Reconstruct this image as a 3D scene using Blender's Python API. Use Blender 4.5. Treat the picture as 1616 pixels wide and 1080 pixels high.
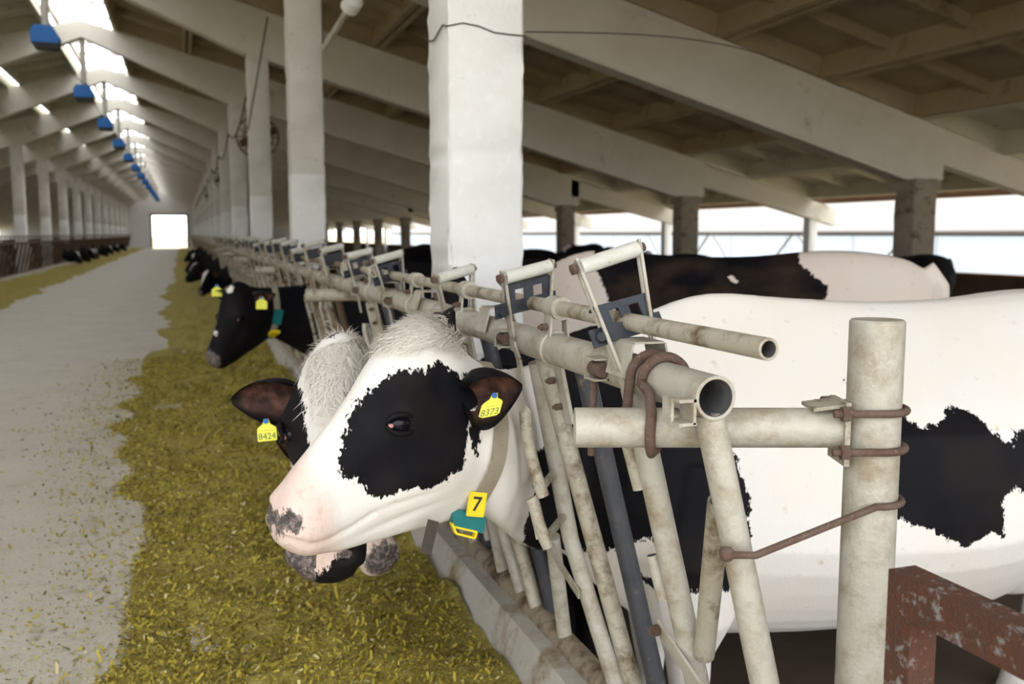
import bpy, bmesh, math, random
import numpy as np
from mathutils import Vector, Matrix
from mathutils.bvhtree import BVHTree

for o in list(bpy.data.objects): bpy.data.objects.remove(o)
scene = bpy.context.scene
col = scene.collection
random.seed(7)
rng = np.random.default_rng(7)

# ------------------------------------------------------------------ camera
FPX, CX, CY, HCAM = 1500.0, 808.0, 540.0, 1.38
VPX, VPY = 286.0, 369.0                      # vanishing point of the feed alley (+Y)
TH = math.atan((CY - VPY) / FPX)
PSI = math.atan((CX - VPX) / math.sqrt(FPX**2 + (CY - VPY)**2))
FH = np.array([math.sin(PSI), math.cos(PSI), 0.0])
RV = np.array([math.cos(PSI), -math.sin(PSI), 0.0])
FV = math.cos(TH) * FH + np.array([0, 0, -math.sin(TH)])
UV = math.sin(TH) * FH + np.array([0, 0, math.cos(TH)])
CAM = np.array([0.0, 0.0, HCAM])
cd = bpy.data.cameras.new('camera')
cam = bpy.data.objects.new('camera', cd)
col.objects.link(cam)
cd.sensor_width = 36.0
cd.lens = 36.0 * FPX / 1616.0
cd.clip_start = 0.05
cd.clip_end = 600
M3 = Matrix((RV, UV, -FV)).transposed()
cam.matrix_world = Matrix.Translation(CAM) @ M3.to_4x4()
cd.dof.use_dof = True
cd.dof.focus_distance = 1.85
cd.dof.aperture_fstop = 4.5
scene.camera = cam

# ------------------------------------------------------------------ world, exposure
w = bpy.data.worlds.new('overcast_sky')
scene.world = w
w.use_nodes = True
bg = w.node_tree.nodes['Background']
bg.inputs[0].default_value = (0.93, 0.96, 1.0, 1)
bg.inputs[1].default_value = 4.2
scene.view_settings.view_transform = 'Standard'
scene.view_settings.look = 'None'
scene.view_settings.gamma = 1.0
scene.view_settings.use_curve_mapping = False
scene.view_settings.exposure = 0.0
sl = bpy.data.lights.new('sun', 'SUN')
sl.energy = 5.0
sl.angle = math.radians(25)
sl.color = (1.0, 0.97, 0.92)
so = bpy.data.objects.new('sun', sl)
so.rotation_euler = (0, math.radians(38), 0)
col.objects.link(so)

# ------------------------------------------------------------------ pixel helpers (1616x1080)
def ray(x, y): return RV * (x - CX) / FPX - UV * (y - CY) / FPX + FV
def at_depth(x, y, d): return CAM + ray(x, y) * d
def on_plane(x, y, p0, n):
    d = ray(x, y)
    return CAM + d * (np.dot(np.array(p0) - CAM, n) / np.dot(d, n))
LEAN, RX, RZ = 0.225, 0.80, 1.118            # feed fence leans towards the alley at the top
def fx(z): return RX + LEAN * (RZ - z)
def FP(y, z, off=0.0): return Vector((fx(z) + off, y, z))

# ------------------------------------------------------------------ materials
MATS = {}
def mat(name, base, rough=0.6, metal=0.0, var=None, vscale=6.0, vamt=0.5, stain=None, sscale=18.0, slo=0.55, shi=0.72,
        bump=0.0, bscale=60.0, spec=0.4, fine=None, fscale=120.0, stretch=None):
    m = bpy.data.materials.new(name)
    m.use_nodes = True
    nt = m.node_tree
    N, L = nt.nodes, nt.links
    b = N['Principled BSDF']
    b.inputs['Base Color'].default_value = (*base, 1)
    b.inputs['Roughness'].default_value = rough
    b.inputs['Metallic'].default_value = metal
    b.inputs['Specular IOR Level'].default_value = spec
    tc = N.new('ShaderNodeTexCoord')
    vec = tc.outputs['Object']
    if stretch:
        mp = N.new('ShaderNodeMapping'); mp.inputs['Scale'].default_value = stretch
        L.new(vec, mp.inputs[0]); vec = mp.outputs[0]
    cur = None
    def noise(scale, det=5, rough_=0.6):
        n = N.new('ShaderNodeTexNoise'); n.inputs['Scale'].default_value = scale
        n.inputs['Detail'].default_value = det; n.inputs['Roughness'].default_value = rough_
        L.new(vec, n.inputs['Vector']); return n.outputs[0]
    def ramp(src, lo, hi):
        r = N.new('ShaderNodeMapRange'); r.inputs['From Min'].default_value = lo; r.inputs['From Max'].default_value = hi
        L.new(src, r.inputs['Value']); return r.outputs[0]
    def mix(fac, a, bcol):
        x = N.new('ShaderNodeMix'); x.data_type = 'RGBA'
        L.new(fac, x.inputs[0])
        if isinstance(a, tuple): x.inputs[6].default_value = (*a, 1)
        else: L.new(a, x.inputs[6])
        x.inputs[7].default_value = (*bcol, 1)
        return x.outputs[2]
    cur = base
    if var: cur = mix(ramp(noise(vscale), 0.5 - vamt * .5, 0.5 + vamt * .5), cur, var)
    if fine: cur = mix(ramp(noise(fscale, 2), 0.5, 0.75), cur, fine)
    if stain: cur = mix(ramp(noise(sscale, 6, .7), slo, shi), cur, stain)
    if not isinstance(cur, tuple): L.new(cur, b.inputs['Base Color'])
    if bump:
        bn = N.new('ShaderNodeBump'); bn.inputs['Strength'].default_value = bump; bn.inputs['Distance'].default_value = 0.01
        L.new(noise(bscale, 4), bn.inputs['Height']); L.new(bn.outputs[0], b.inputs['Normal'])
    MATS[name] = m
    return m

mat('galv', (.40, .365, .29), .5, .12, var=(.50, .475, .41), vscale=7, vamt=.8, stain=(.22, .155, .075), sscale=13, slo=.46, shi=.78, bump=.25, bscale=90, fine=(.47, .445, .385), fscale=45)
mat('galv_dirty', (.36, .31, .22), .6, .1, var=(.48, .45, .38), vscale=8, stain=(.13, .085, .04), sscale=14, slo=.48, shi=.66, bump=.3, bscale=80)
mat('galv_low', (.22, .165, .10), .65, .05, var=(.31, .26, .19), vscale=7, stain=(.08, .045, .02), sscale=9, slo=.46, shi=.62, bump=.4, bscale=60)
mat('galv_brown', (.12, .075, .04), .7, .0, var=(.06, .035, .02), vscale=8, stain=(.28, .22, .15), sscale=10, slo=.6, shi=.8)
mat('roller', (.62, .62, .56), .55, 0, var=(.50, .49, .42), vscale=14, stain=(.22, .19, .12), sscale=55, slo=.6, shi=.72, bump=.2, bscale=120)
mat('latch', (.022, .026, .036), .5, .1, var=(.055, .06, .07), vscale=25, stain=(.25, .23, .19), sscale=40, slo=.6, shi=.8)
mat('rubber', (.03, .034, .042), .5, 0, var=(.065, .065, .07), vscale=14, stain=(.26, .21, .14), sscale=30, slo=.6, shi=.8)
mat('rust', (.085, .042, .026), .85, .0, var=(.15, .105, .08), vscale=40, stain=(.24, .20, .17), sscale=110, slo=.6, shi=.72, bump=.5, bscale=200)
mat('rust_gate', (.115, .042, .02), .8, .1, var=(.075, .04, .028), vscale=30, vamt=.4, stain=(.25, .235, .22), sscale=45, slo=.55, shi=.66, bump=.5, bscale=160)
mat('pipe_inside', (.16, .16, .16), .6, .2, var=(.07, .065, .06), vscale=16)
mat('lime', (.83, .83, .81), .85, 0, var=(.76, .745, .71), vscale=3.0, stain=(.36, .29, .20), sscale=12, slo=.64, shi=.76, bump=.5, bscale=35, fine=(.82, .82, .80), fscale=20)
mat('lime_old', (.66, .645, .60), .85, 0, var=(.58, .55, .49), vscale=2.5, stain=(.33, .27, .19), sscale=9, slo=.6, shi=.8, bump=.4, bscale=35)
mat('beam', (.70, .67, .60), .9, 0, var=(.60, .56, .48), vscale=1.5, stain=(.26, .19, .11), sscale=2.2, slo=.62, shi=.8, bump=.2, bscale=20)
mat('slab', (.36, .27, .15), .9, 0, var=(.46, .38, .26), vscale=1.1, stain=(.17, .11, .055), sscale=1.6, slo=.55, shi=.75)
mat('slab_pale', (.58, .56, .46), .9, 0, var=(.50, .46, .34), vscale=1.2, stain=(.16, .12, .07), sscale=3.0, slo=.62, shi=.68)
mat('eave_wood', (.09, .04, .02), .85, 0, var=(.14, .07, .035), vscale=5)
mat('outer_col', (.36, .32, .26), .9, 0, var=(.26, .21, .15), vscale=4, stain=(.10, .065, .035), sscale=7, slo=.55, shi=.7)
mat('knee', (.055, .032, .018), .9, 0, var=(.09, .06, .04), vscale=3)
mat('concrete', (.49, .445, .365), .9, 0, var=(.57, .53, .455), vscale=1.6, stain=(.36, .32, .23), sscale=5, slo=.55, shi=.75, bump=.25, bscale=50, fine=(.42, .37, .27), fscale=60)
mat('curb', (.40, .37, .31), .9, 0, var=(.47, .44, .38), vscale=5, stain=(.19, .12, .045), sscale=4, slo=.50, shi=.68, bump=.4, bscale=60)
mat('slurry', (.05, .035, .022), .7, 0, var=(.09, .065, .045), vscale=3, bump=.4, bscale=14)
mat('feed', (.27, .205, .022), .95, 0, var=(.36, .29, .05), vscale=7, stain=(.09, .06, .010), sscale=24, slo=.5, shi=.75, bump=1.0, bscale=130, fine=(.50, .45, .22), fscale=150)
mat('bit_a', (.42, .335, .045), .9)
mat('bit_b', (.31, .24, .028), .9)
mat('bit_c', (.55, .47, .22), .85)
mat('bit_d', (.13, .095, .015), .95)
mat('blue', (.012, .13, .42), .5)
mat('dark', (.015, .013, .012), .6)
mat('wire', (.06, .045, .035), .7)
mat('pole_paint', (.45, .42, .36), .7)
mat('yellow', (.85, .66, .015), .45, 0, var=(.75, .55, .02), vscale=60)
mat('yellow_tag', (.80, .78, .06), .45)
mat('ink', (.02, .02, .02), .6)
mat('ink_pale', (.16, .17, .08), .7)
mat('teal', (.008, .17, .17), .4, 0, var=(.012, .13, .13), vscale=50)
mat('strap', (.37, .32, .235), .85, 0, var=(.29, .245, .175), vscale=35, stain=(.2, .16, .1), sscale=60, slo=.6, shi=.75, bump=.5, bscale=400)
mat('strap_dark', (.085, .068, .052), .9, 0, var=(.05, .04, .032), vscale=50, bump=.4, bscale=400)
mat('white_paint', (.80, .80, .78), .6)
mat('end_wall', (.66, .65, .62), .9, 0, var=(.58, .56, .52), vscale=.5)
mat('ground_out', (.50, .42, .27), .95, 0, var=(.42, .36, .23), vscale=.15)
mat('panel_out', (.42, .48, .56), .6)
mat('glass_blue', (.03, .10, .25), .1)

mb = bpy.data.materials.new('brick_out'); mb.use_nodes = True; MATS['brick_out'] = mb
_n = mb.node_tree.nodes.new('ShaderNodeTexBrick')
_n.inputs['Color1'].default_value = (.24, .20, .17, 1); _n.inputs['Color2'].default_value = (.33, .30, .27, 1)
_n.inputs['Mortar'].default_value = (.46, .45, .44, 1); _n.inputs['Scale'].default_value = 1.0
_n.inputs['Brick Width'].default_value = .5; _n.inputs['Row Height'].default_value = .16; _n.inputs['Mortar Size'].default_value = .03
_tc = mb.node_tree.nodes.new('ShaderNodeTexCoord'); _mp = mb.node_tree.nodes.new('ShaderNodeMapping')
_mp.inputs['Rotation'].default_value = (math.radians(90), 0, math.radians(90))
mb.node_tree.links.new(_tc.outputs['Object'], _mp.inputs[0]); mb.node_tree.links.new(_mp.outputs[0], _n.inputs['Vector'])
mb.node_tree.links.new(_n.outputs[0], mb.node_tree.nodes['Principled BSDF'].inputs['Base Color'])

# hide material: reads fur attributes painted per vertex on each animal (black, pink, nose, ear)
def hide_material(name, white=(.75, .725, .68), black=(.004, .004, .006), brown=0.0, edge=.010):
    m = bpy.data.materials.new(name); m.use_nodes = True
    N, L = m.node_tree.nodes, m.node_tree.links
    b = N['Principled BSDF']
    tc = N.new('ShaderNodeTexCoord')
    def attr(n):
        a = N.new('ShaderNodeAttribute'); a.attribute_name = n; return a.outputs['Fac']
    def noise(scale, det=3, vec=None):
        n = N.new('ShaderNodeTexNoise'); n.inputs['Scale'].default_value = scale; n.inputs['Detail'].default_value = det
        L.new(vec or tc.outputs['Object'], n.inputs['Vector']); return n.outputs[0]
    def math_(op, a, c):
        n = N.new('ShaderNodeMath'); n.operation = op
        for i, v in enumerate((a, c)):
            if isinstance(v, (int, float)): n.inputs[i].default_value = v
            else: L.new(v, n.inputs[i])
        return n.outputs[0]
    def rng_(src, lo, hi):
        r = N.new('ShaderNodeMapRange'); r.inputs['From Min'].default_value = lo; r.inputs['From Max'].default_value = hi
        L.new(src, r.inputs['Value']); return r.outputs[0]
    def mix(fac, a, c):
        x = N.new('ShaderNodeMix'); x.data_type = 'RGBA'; L.new(fac, x.inputs[0])
        for i, v in ((6, a), (7, c)):
            if isinstance(v, tuple): x.inputs[i].default_value = (*v, 1)
            else: L.new(v, x.inputs[i])
        return x.outputs[2]
    mp = N.new('ShaderNodeMapping'); mp.inputs['Scale'].default_value = (1, 1, .35); L.new(tc.outputs['Object'], mp.inputs[0])
    hair = noise(210, 3, mp.outputs[0])
    jag = math_('ADD', math_('MULTIPLY', math_('SUBTRACT', hair, .5), edge * 3.0),
                math_('MULTIPLY', math_('SUBTRACT', noise(45, 2), .5), edge * 3.6))
    def sd_mask(n, soft=.0016):
        return rng_(math_('ADD', attr(n), jag), -soft, soft)
    wcol = mix(rng_(noise(3.5, 4), .35, .7), white, tuple(c * f for c, f in zip(white, (1.0, .95, .90))))
    wcol = mix(rng_(noise(30, 5), .66, .80), wcol, (.60, .52, .40))
    bcol = mix(rng_(noise(5, 4), .42, .75), black, (.012 + brown, .009 + brown * .6, .008 + brown * .3))
    pk = mix(rng_(noise(60, 3), .55, .72), (.70, .50, .42), (.56, .40, .32))
    c = mix(rng_(attr('pink'), 0, 1), wcol, pk)
    c = mix(sd_mask('black'), c, bcol)
    c = mix(rng_(attr('ear'), 0, 1), c, mix(rng_(noise(30, 3), .4, .7), (.035, .016, .012), (.13, .06, .042)))
    nz = mix(rng_(noise(90, 4), .45, .68), (.075, .065, .06), (.28, .22, .20))
    c = mix(sd_mask('nose', .003), c, nz)
    L.new(c, b.inputs['Base Color'])
    b.inputs['Specular IOR Level'].default_value = .12
    rr = N.new('ShaderNodeMapRange'); rr.inputs['To Min'].default_value = .62; rr.inputs['To Max'].default_value = .35
    L.new(sd_mask('nose', .003), rr.inputs['Value']); L.new(rr.outputs[0], b.inputs['Roughness'])
    b.inputs['Sheen Weight'].default_value = .0
    bn = N.new('ShaderNodeBump'); bn.inputs['Strength'].default_value = .28; bn.inputs['Distance'].default_value = .004
    L.new(hair, bn.inputs['Height']); L.new(bn.outputs[0], b.inputs['Normal'])
    MATS[name] = m
    return m
hide_material('hide')
hide_material('hide_brown', white=(.74, .66, .60), brown=.03)
hide_material('hide_far', edge=.02)
mat('eyeball', (.004, .004, .007), .06, 0, spec=.22)
mat('eye_pink', (.55, .25, .22), .35)
mat('hair_white', (.82, .785, .71), .7, 0, var=(.76, .715, .62), vscale=60)
mat('hair_black', (.02, .018, .018), .7)

# ------------------------------------------------------------------ mesh builder and object helpers
class MB:
    def __init__(s): s.v, s.f, s.m, s.mi = [], [], [], 0
    def mat(s, i): s.mi = i; return s
    def add(s, vs, fs):
        o = len(s.v)
        s.v += [tuple(v) for v in vs]
        s.f += [tuple(i + o for i in f) for f in fs]
        s.m += [s.mi] * len(fs)
        return s
    def box(s, c, size, R=None):
        c = Vector(c); hx, hy, hz = (d * .5 for d in size)
        vs = []
        for z in (-hz, hz):
            for x, y in ((-hx, -hy), (hx, -hy), (hx, hy), (-hx, hy)):
                p = Vector((x, y, z)); vs.append(c + (R @ p if R else p))
        return s.add(vs, [(0, 3, 2, 1), (4, 5, 6, 7), (0, 1, 5, 4), (1, 2, 6, 5), (2, 3, 7, 6), (3, 0, 4, 7)])
    def bar(s, a, b, wd, th, up=(0, 0, 1)):                       # flat bar from a to b; wd across, th along 'up'-ish normal
        a, b = Vector(a), Vector(b); d = (b - a); ln = d.length; d.normalize()
        u = Vector(up); x = d.cross(u).normalized(); u = x.cross(d)
        R = Matrix((x, d, u)).transposed()
        return s.box((a + b) * .5, (wd, ln, th), R)
    def tube(s, pts, r, n=12, cap=True, closed=False):
        pts = [Vector(p) for p in pts]; k = len(pts)
        rs = r if isinstance(r, (list, tuple)) else [r] * k
        tang = []
        for i in range(k):
            a = pts[i - 1] if (i > 0 or closed) else pts[i]
            b = pts[(i + 1) % k] if (i < k - 1 or closed) else pts[i]
            tang.append((b - a).normalized())
        t = tang[0]; u = t.orthogonal().normalized(); vs = []
        for i in range(k):
            q = tang[i - 1].rotation_difference(tang[i]) if i else None
            if q: u = q @ u
            u = (u - tang[i] * u.dot(tang[i])).normalized(); w_ = tang[i].cross(u)
            for j in range(n):
                a = 2 * math.pi * j / n
                vs.append(pts[i] + (u * math.cos(a) + w_ * math.sin(a)) * rs[i])
        fs = []
        for i in range(k if closed else k - 1):
            i2 = (i + 1) % k
            for j in range(n):
                j2 = (j + 1) % n
                fs.append((i * n + j, i * n + j2, i2 * n + j2, i2 * n + j))
        if cap and not closed:
            fs.append(tuple(range(n - 1, -1, -1))); fs.append(tuple(range((k - 1) * n, k * n)))
        return s.add(vs, fs)
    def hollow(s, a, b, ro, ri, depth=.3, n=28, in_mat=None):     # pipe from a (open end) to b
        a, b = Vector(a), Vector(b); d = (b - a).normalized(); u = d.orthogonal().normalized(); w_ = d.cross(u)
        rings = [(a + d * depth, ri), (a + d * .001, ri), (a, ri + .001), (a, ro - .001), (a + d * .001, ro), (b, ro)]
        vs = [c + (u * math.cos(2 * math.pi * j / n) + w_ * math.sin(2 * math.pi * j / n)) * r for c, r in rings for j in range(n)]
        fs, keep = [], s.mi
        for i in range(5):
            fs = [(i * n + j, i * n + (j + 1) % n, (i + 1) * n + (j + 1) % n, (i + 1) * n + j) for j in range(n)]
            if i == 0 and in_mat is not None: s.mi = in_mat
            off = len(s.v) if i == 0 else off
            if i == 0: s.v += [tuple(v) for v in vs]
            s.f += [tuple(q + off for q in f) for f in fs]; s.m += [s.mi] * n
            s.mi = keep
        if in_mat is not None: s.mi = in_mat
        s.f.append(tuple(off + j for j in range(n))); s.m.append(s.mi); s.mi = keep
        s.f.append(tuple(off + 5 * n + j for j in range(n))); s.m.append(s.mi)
        return s
    def prism(s, poly, dirv, base=lambda p: p):                   # poly: list of 3D points, extruded by dirv
        k = len(poly); d = Vector(dirv)
        vs = [Vector(p) for p in poly] + [Vector(p) + d for p in poly]
        fs = [tuple(range(k - 1, -1, -1)), tuple(range(k, 2 * k))] + [(i, (i + 1) % k, k + (i + 1) % k, k + i) for i in range(k)]
        return s.add(vs, fs)
    def sphere(s, c, r, seg=16, ring=10, sc=(1, 1, 1), R=None):
        vs, fs = [], []
        c = Vector(c)
        for i in range(ring + 1):
            a = math.pi * i / ring
            for j in range(seg):
                b = 2 * math.pi * j / seg
                p = Vector((r * sc[0] * math.sin(a) * math.cos(b), r * sc[1] * math.sin(a) * math.sin(b), r * sc[2] * math.cos(a)))
                vs.append(c + (R @ p if R else p))
        for i in range(ring):
            for j in range(seg):
                j2 = (j + 1) % seg
                fs.append((i * seg + j, (i + 1) * seg + j, (i + 1) * seg + j2, i * seg + j2))
        return s.add(vs, fs)
    def mesh(s, name, mats, org=(0, 0, 0), smooth=None):
        me = bpy.data.meshes.new(name)
        ox, oy, oz = org
        me.from_pydata([(x - ox, y - oy, z - oz) for x, y, z in s.v], [], s.f)
        for m_ in (mats if isinstance(mats, (list, tuple)) else [mats]): me.materials.append(MATS[m_])
        me.polygons.foreach_set('material_index', s.m)
        bm = bmesh.new(); bm.from_mesh(me)
        bmesh.ops.recalc_face_normals(bm, faces=bm.faces)
        bm.to_mesh(me); bm.free()
        if smooth is not None:
            me.polygons.foreach_set('use_smooth', [True] * len(me.polygons))
            me.set_sharp_from_angle(angle=math.radians(smooth))
        me.update()
        return me
    def build(s, name, mats, parent=None, smooth=40):
        org = (0, 0, 0)
        if parent is not None: org = tuple(world_loc(parent))
        o = bpy.data.objects.new(name, s.mesh(name, mats, org, smooth)); col.objects.link(o)
        if parent is not None: o.parent = parent
        return o

def world_loc(o):
    v = Vector((0, 0, 0))
    while o is not None: v = v + o.location; o = o.parent
    return v
def tag(o, label=None, cat=None, group=None, kind=None):
    for k, v in (('label', label), ('category', cat), ('group', group), ('kind', kind)):
        if v: o[k] = v
    return o
def empty(name, loc, label=None, cat=None, group=None, kind=None):
    o = bpy.data.objects.new(name, None); o.location = loc; o.empty_display_size = .1; col.objects.link(o)
    return tag(o, label, cat, group, kind)
def link_mesh(name, me, parent=None, loc=(0, 0, 0)):
    o = bpy.data.objects.new(name, me); o.location = loc; col.objects.link(o); o.parent = parent
    return o
def copy_tree(o, parent=None):
    c = o.copy(); col.objects.link(c); c.parent = parent
    for ch in list(o.children): copy_tree(ch, c)
    return c
def arc(c, u, v, r, a0, a1, n=10):
    c, u, v = Vector(c), Vector(u), Vector(v)
    return [c + (u * math.cos(a0 + (a1 - a0) * i / n) + v * math.sin(a0 + (a1 - a0) * i / n)) * r for i in range(n + 1)]

# ================================================================== THE BARN
RIDGE, SLOPE = -1.8, .272
ZW = 2.80                                     # rafter top at the outer column row
XO = 9.05
def ztop(x): return ZW + SLOPE * (XO - (RIDGE + abs(x - RIDGE)))
FR = [4.1 + 6 * n for n in range(-1, 17)]     # portal frames along the barn
YEND, YST = 97.1, -1.9
FLOORC = -.22                                 # cow side standing floor

m = MB(); m.box((-1.8, (YST - 40 + YEND) / 2, -.15), (5.52, YEND - YST + 40, .30))
tag(m.build('floor', 'concrete'), kind='structure')
m = MB(); m.box((7.2, (YST - 8 + YEND) / 2, FLOORC - .1), (12.3, YEND - YST + 8, .2))
tag(m.build('floor_cow_side', 'slurry'), kind='structure')
m = MB(); m.box((-10.8, (YST - 8 + YEND) / 2, FLOORC - .1), (12.3, YEND - YST + 8, .2))
tag(m.build('floor_far_cow_side', 'slurry'), kind='structure')
# curbs: low concrete feed kerb with sloping face
def curb(name, sgn):
    def X(x): return x if sgn > 0 else 2 * RIDGE - x
    prof = [(X(.86), .0), (X(.925), .19), (X(1.05), .20), (X(1.10), FLOORC - .02), (X(.86), FLOORC - .02)]
    b = MB()
    ys = [-2 + .5 * i for i in range(24)] + [10 + 6 * i for i in range(15)]
    vs, fs = [], []
    for y in ys:
        j = rng.normal(0, .004, 4)
        for i, (x, z) in enumerate(prof): vs.append((x + (j[0] if i < 3 else 0), y, z + (j[1] if i in (1, 2) else 0)))
    for i in range(len(ys) - 1):
        for k in range(5):
            k2 = (k + 1) % 5
            fs.append((i * 5 + k, i * 5 + k2, (i + 1) * 5 + k2, (i + 1) * 5 + k))
    fs += [(0, 1, 2, 3, 4), tuple(len(vs) - 5 + i for i in range(5))]
    b.add(vs, fs)
    return tag(b.build(name, 'curb', smooth=30), kind='structure')
curb('trim_1', 1); curb('trim_2', -1)

ceiling = empty('ceiling', (RIDGE, 0, 4), kind='structure')
# rafters: deep between ridge and outer columns, shallow to the eaves
RD, RD2, XE = .76, .36, 12.35
def rafter_mesh():
    b = MB()
    for s in (1, -1):
        def P(x, z): return (RIDGE + s * (x - RIDGE), -.14, z)
        xs = RIDGE
        poly = [P(xs, ztop(xs)), P(XO + .30, ztop(XO + .30)), P(XO + .30, ztop(XO) - RD + .03), P(XO - .3, ztop(XO) - RD + .03), P(1.45, ztop(1.45) - RD), P(1.0, ztop(1.0) - RD), P(xs, ztop(xs) - .34)]
        b.prism(poly, (0, .28, 0))
        poly = [P(XO + .1, ztop(XO + .1) - .06), P(XE, ztop(XE) - .02), P(XE, ztop(XE) - RD2), P(XO + .1, ztop(XO + .1) - RD2 - .1)]
        b.prism(poly, (0, .2, 0))
        # raised rim along the bottom and end of the beam face
        for yy in (-.155, .14):
            x4 = 1.5; a, c = P(x4, ztop(x4) - RD), P(XO - .4, ztop(XO - .4) - RD)
            pass
            poly = [(a[0], yy, a[2]), (c[0], yy, c[2]), (c[0], yy, c[2] + .09), (a[0], yy, a[2] + .09)]
            b.prism(poly, (0, .015, 0))
            poly = [(a[0], yy, ztop(x4) - .0), (c[0], yy, ztop(XO - .4)), (c[0], yy, ztop(XO - .4) - .10), (a[0], yy, ztop(x4) - .10)]
            b.prism(poly, (0, .015, 0))
    return b
rm = rafter_mesh().mesh('rafter', 'beam', (RIDGE, 0, 4), 30)
for y in FR: link_mesh('rafter', rm, ceiling, (0, y, 0))
# ribbed roof slabs, six metres long and one and a half wide
def slab_mesh(pale):
    b = MB(); W, Ln, D = 1.49, 5.96, .27
    b.box((0, 0, D + .025), (W, Ln, .05))
    for s in (-1, 1):
        x = s * (W / 2 - .055)
        b.prism([(x - .055, -Ln / 2, D), (x + .055, -Ln / 2, D), (x + .035, -Ln / 2, 0.0), (x - .035, -Ln / 2, 0.0)], (0, Ln, 0))
    for k in range(6):
        y = -Ln / 2 + .06 + k * (Ln - .12) / 5
        dd = .25 if k in (0, 5) else .13
        b.box((0, y, D - dd / 2), (W - .15, .085, dd))
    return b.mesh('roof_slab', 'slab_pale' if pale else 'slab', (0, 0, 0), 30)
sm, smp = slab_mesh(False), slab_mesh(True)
ang = math.atan(SLOPE)
far_b = {}
for bi in range(len(FR)):
    yc = FR[bi] + 3 if bi < len(FR) - 1 else None
    if yc is None: break
    for s in (1, -1):
        for k in range(9):
            gap = .0
            xr = -1.2 + (k + .5) * 1.4473 + (.20 * min(k, 2) if s < 0 else 0)
            x = xr if s > 0 else 2 * RIDGE - xr
            if s < 0 and k == 0: gap = .0
            z = ztop(xr)
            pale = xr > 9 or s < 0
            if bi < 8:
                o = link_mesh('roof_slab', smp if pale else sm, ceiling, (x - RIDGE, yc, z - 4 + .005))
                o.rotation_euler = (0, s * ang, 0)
            else: far_b.setdefault(bi, []).append((x, yc, z, s))
vs, fs = [], []
R_ = {1: Matrix.Rotation(ang, 3, 'Y'), -1: Matrix.Rotation(-ang, 3, 'Y')}
sv = [Vector(v.co) for v in sm.vertices]; sf = [tuple(p.vertices) for p in sm.polygons]
b = MB()
for lst in far_b.values():
    for (x, y, z, s) in lst:
        b.add([R_[s] @ v + Vector((x, y, z + .005)) for v in sv], sf)
tag(b.build('roof_slabs_far', 'slab', ceiling, 30), kind='stuff')
# end bay and ridge lantern bars
b = MB()
for x in (-2.36, -1.24): b.box((x, 47, ztop(-1.24) + .36), (.07, 104, .14))
b.build('skylight_kerb', 'pole_paint', ceiling)
for i in range(70):
    y = -1 + i * 1.5
    b = MB(); b.box((RIDGE, y, ztop(-1.24) + .42), (1.1, .05, .05)); b.build('skylight_bar', 'pole_paint', ceiling)
b = MB(); b.tube([(RIDGE + .25, -2, ztop(-1.24) + .48), (RIDGE + .25, 97, ztop(-1.24) + .48)], .02, 6); b.build('skylight_purlin', 'wire', ceiling)

# inner columns, limewashed, chipped edges
def column_mesh(wd, h, z0, seed, chips=True, nz=40):
    r2 = np.random.default_rng(seed)
    b = MB(); n = 24; vs, fs = [], []
    h2 = wd / 2; ch = .014
    loop = []
    for cx_, cy_, a0 in ((h2, h2, 0), (-h2, h2, 90), (-h2, -h2, 180), (h2, -h2, 270)):
        for q in range(3):
            a = math.radians(a0 + q * 45)
            loop.append((math.copysign(h2 - ch, cx_) + ch * math.cos(a), math.copysign(h2 - ch, cy_) + ch * math.sin(a)))
    k = len(loop)
    for i in range(nz + 1):
        z = z0 + (h - z0) * i / nz
        for j, (x, y) in enumerate(loop):
            e = r2.normal(0, .0022)
            c = (r2.random() < .16) * r2.random() * .016 if (chips and j % 3 == 1) else 0
            q = 1 - (c + e) / h2
            vs.append((x * q, y * q, z))
    for i in range(nz):
        for j in range(k):
            fs.append((i * k + j, i * k + (j + 1) % k, (i + 1) * k + (j + 1) % k, (i + 1) * k + j))
    fs += [tuple(range(k - 1, -1, -1)), tuple(range(nz * k, nz * k + k))]
    b.add(vs, fs)
    return b
XI = 1.245
colz = ztop(XI) - RD + .02
me0 = column_mesh(.335, colz, FLOORC, 1, True, 90).mesh('column', 'lime', (0, 0, 0), 55)
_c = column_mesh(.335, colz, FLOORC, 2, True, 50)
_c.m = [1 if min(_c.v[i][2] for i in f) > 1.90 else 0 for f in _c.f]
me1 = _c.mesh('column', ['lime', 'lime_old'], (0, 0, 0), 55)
for i, y in enumerate(FR[1:]):
    o = link_mesh('column', me0 if i == 0 else me1, None, (XI, y, 0)) if y < YEND else None
    if o is None: break
    if i == 0: tag(o, 'thick whitewashed square column tied round with wire, behind the headlock handles', 'column')
    else: tag(o, 'whitewashed square column in the row behind the headlock fence', 'column', 'columns along the headlock fence')
for i, y in enumerate(FR[2:]):
    if y > YEND: break
    o = link_mesh('column', me1, None, (2 * RIDGE - XI, y, 0))
    tag(o, 'whitewashed square column in the row across the feed alley', 'column', 'columns across the feed alley')
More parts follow.
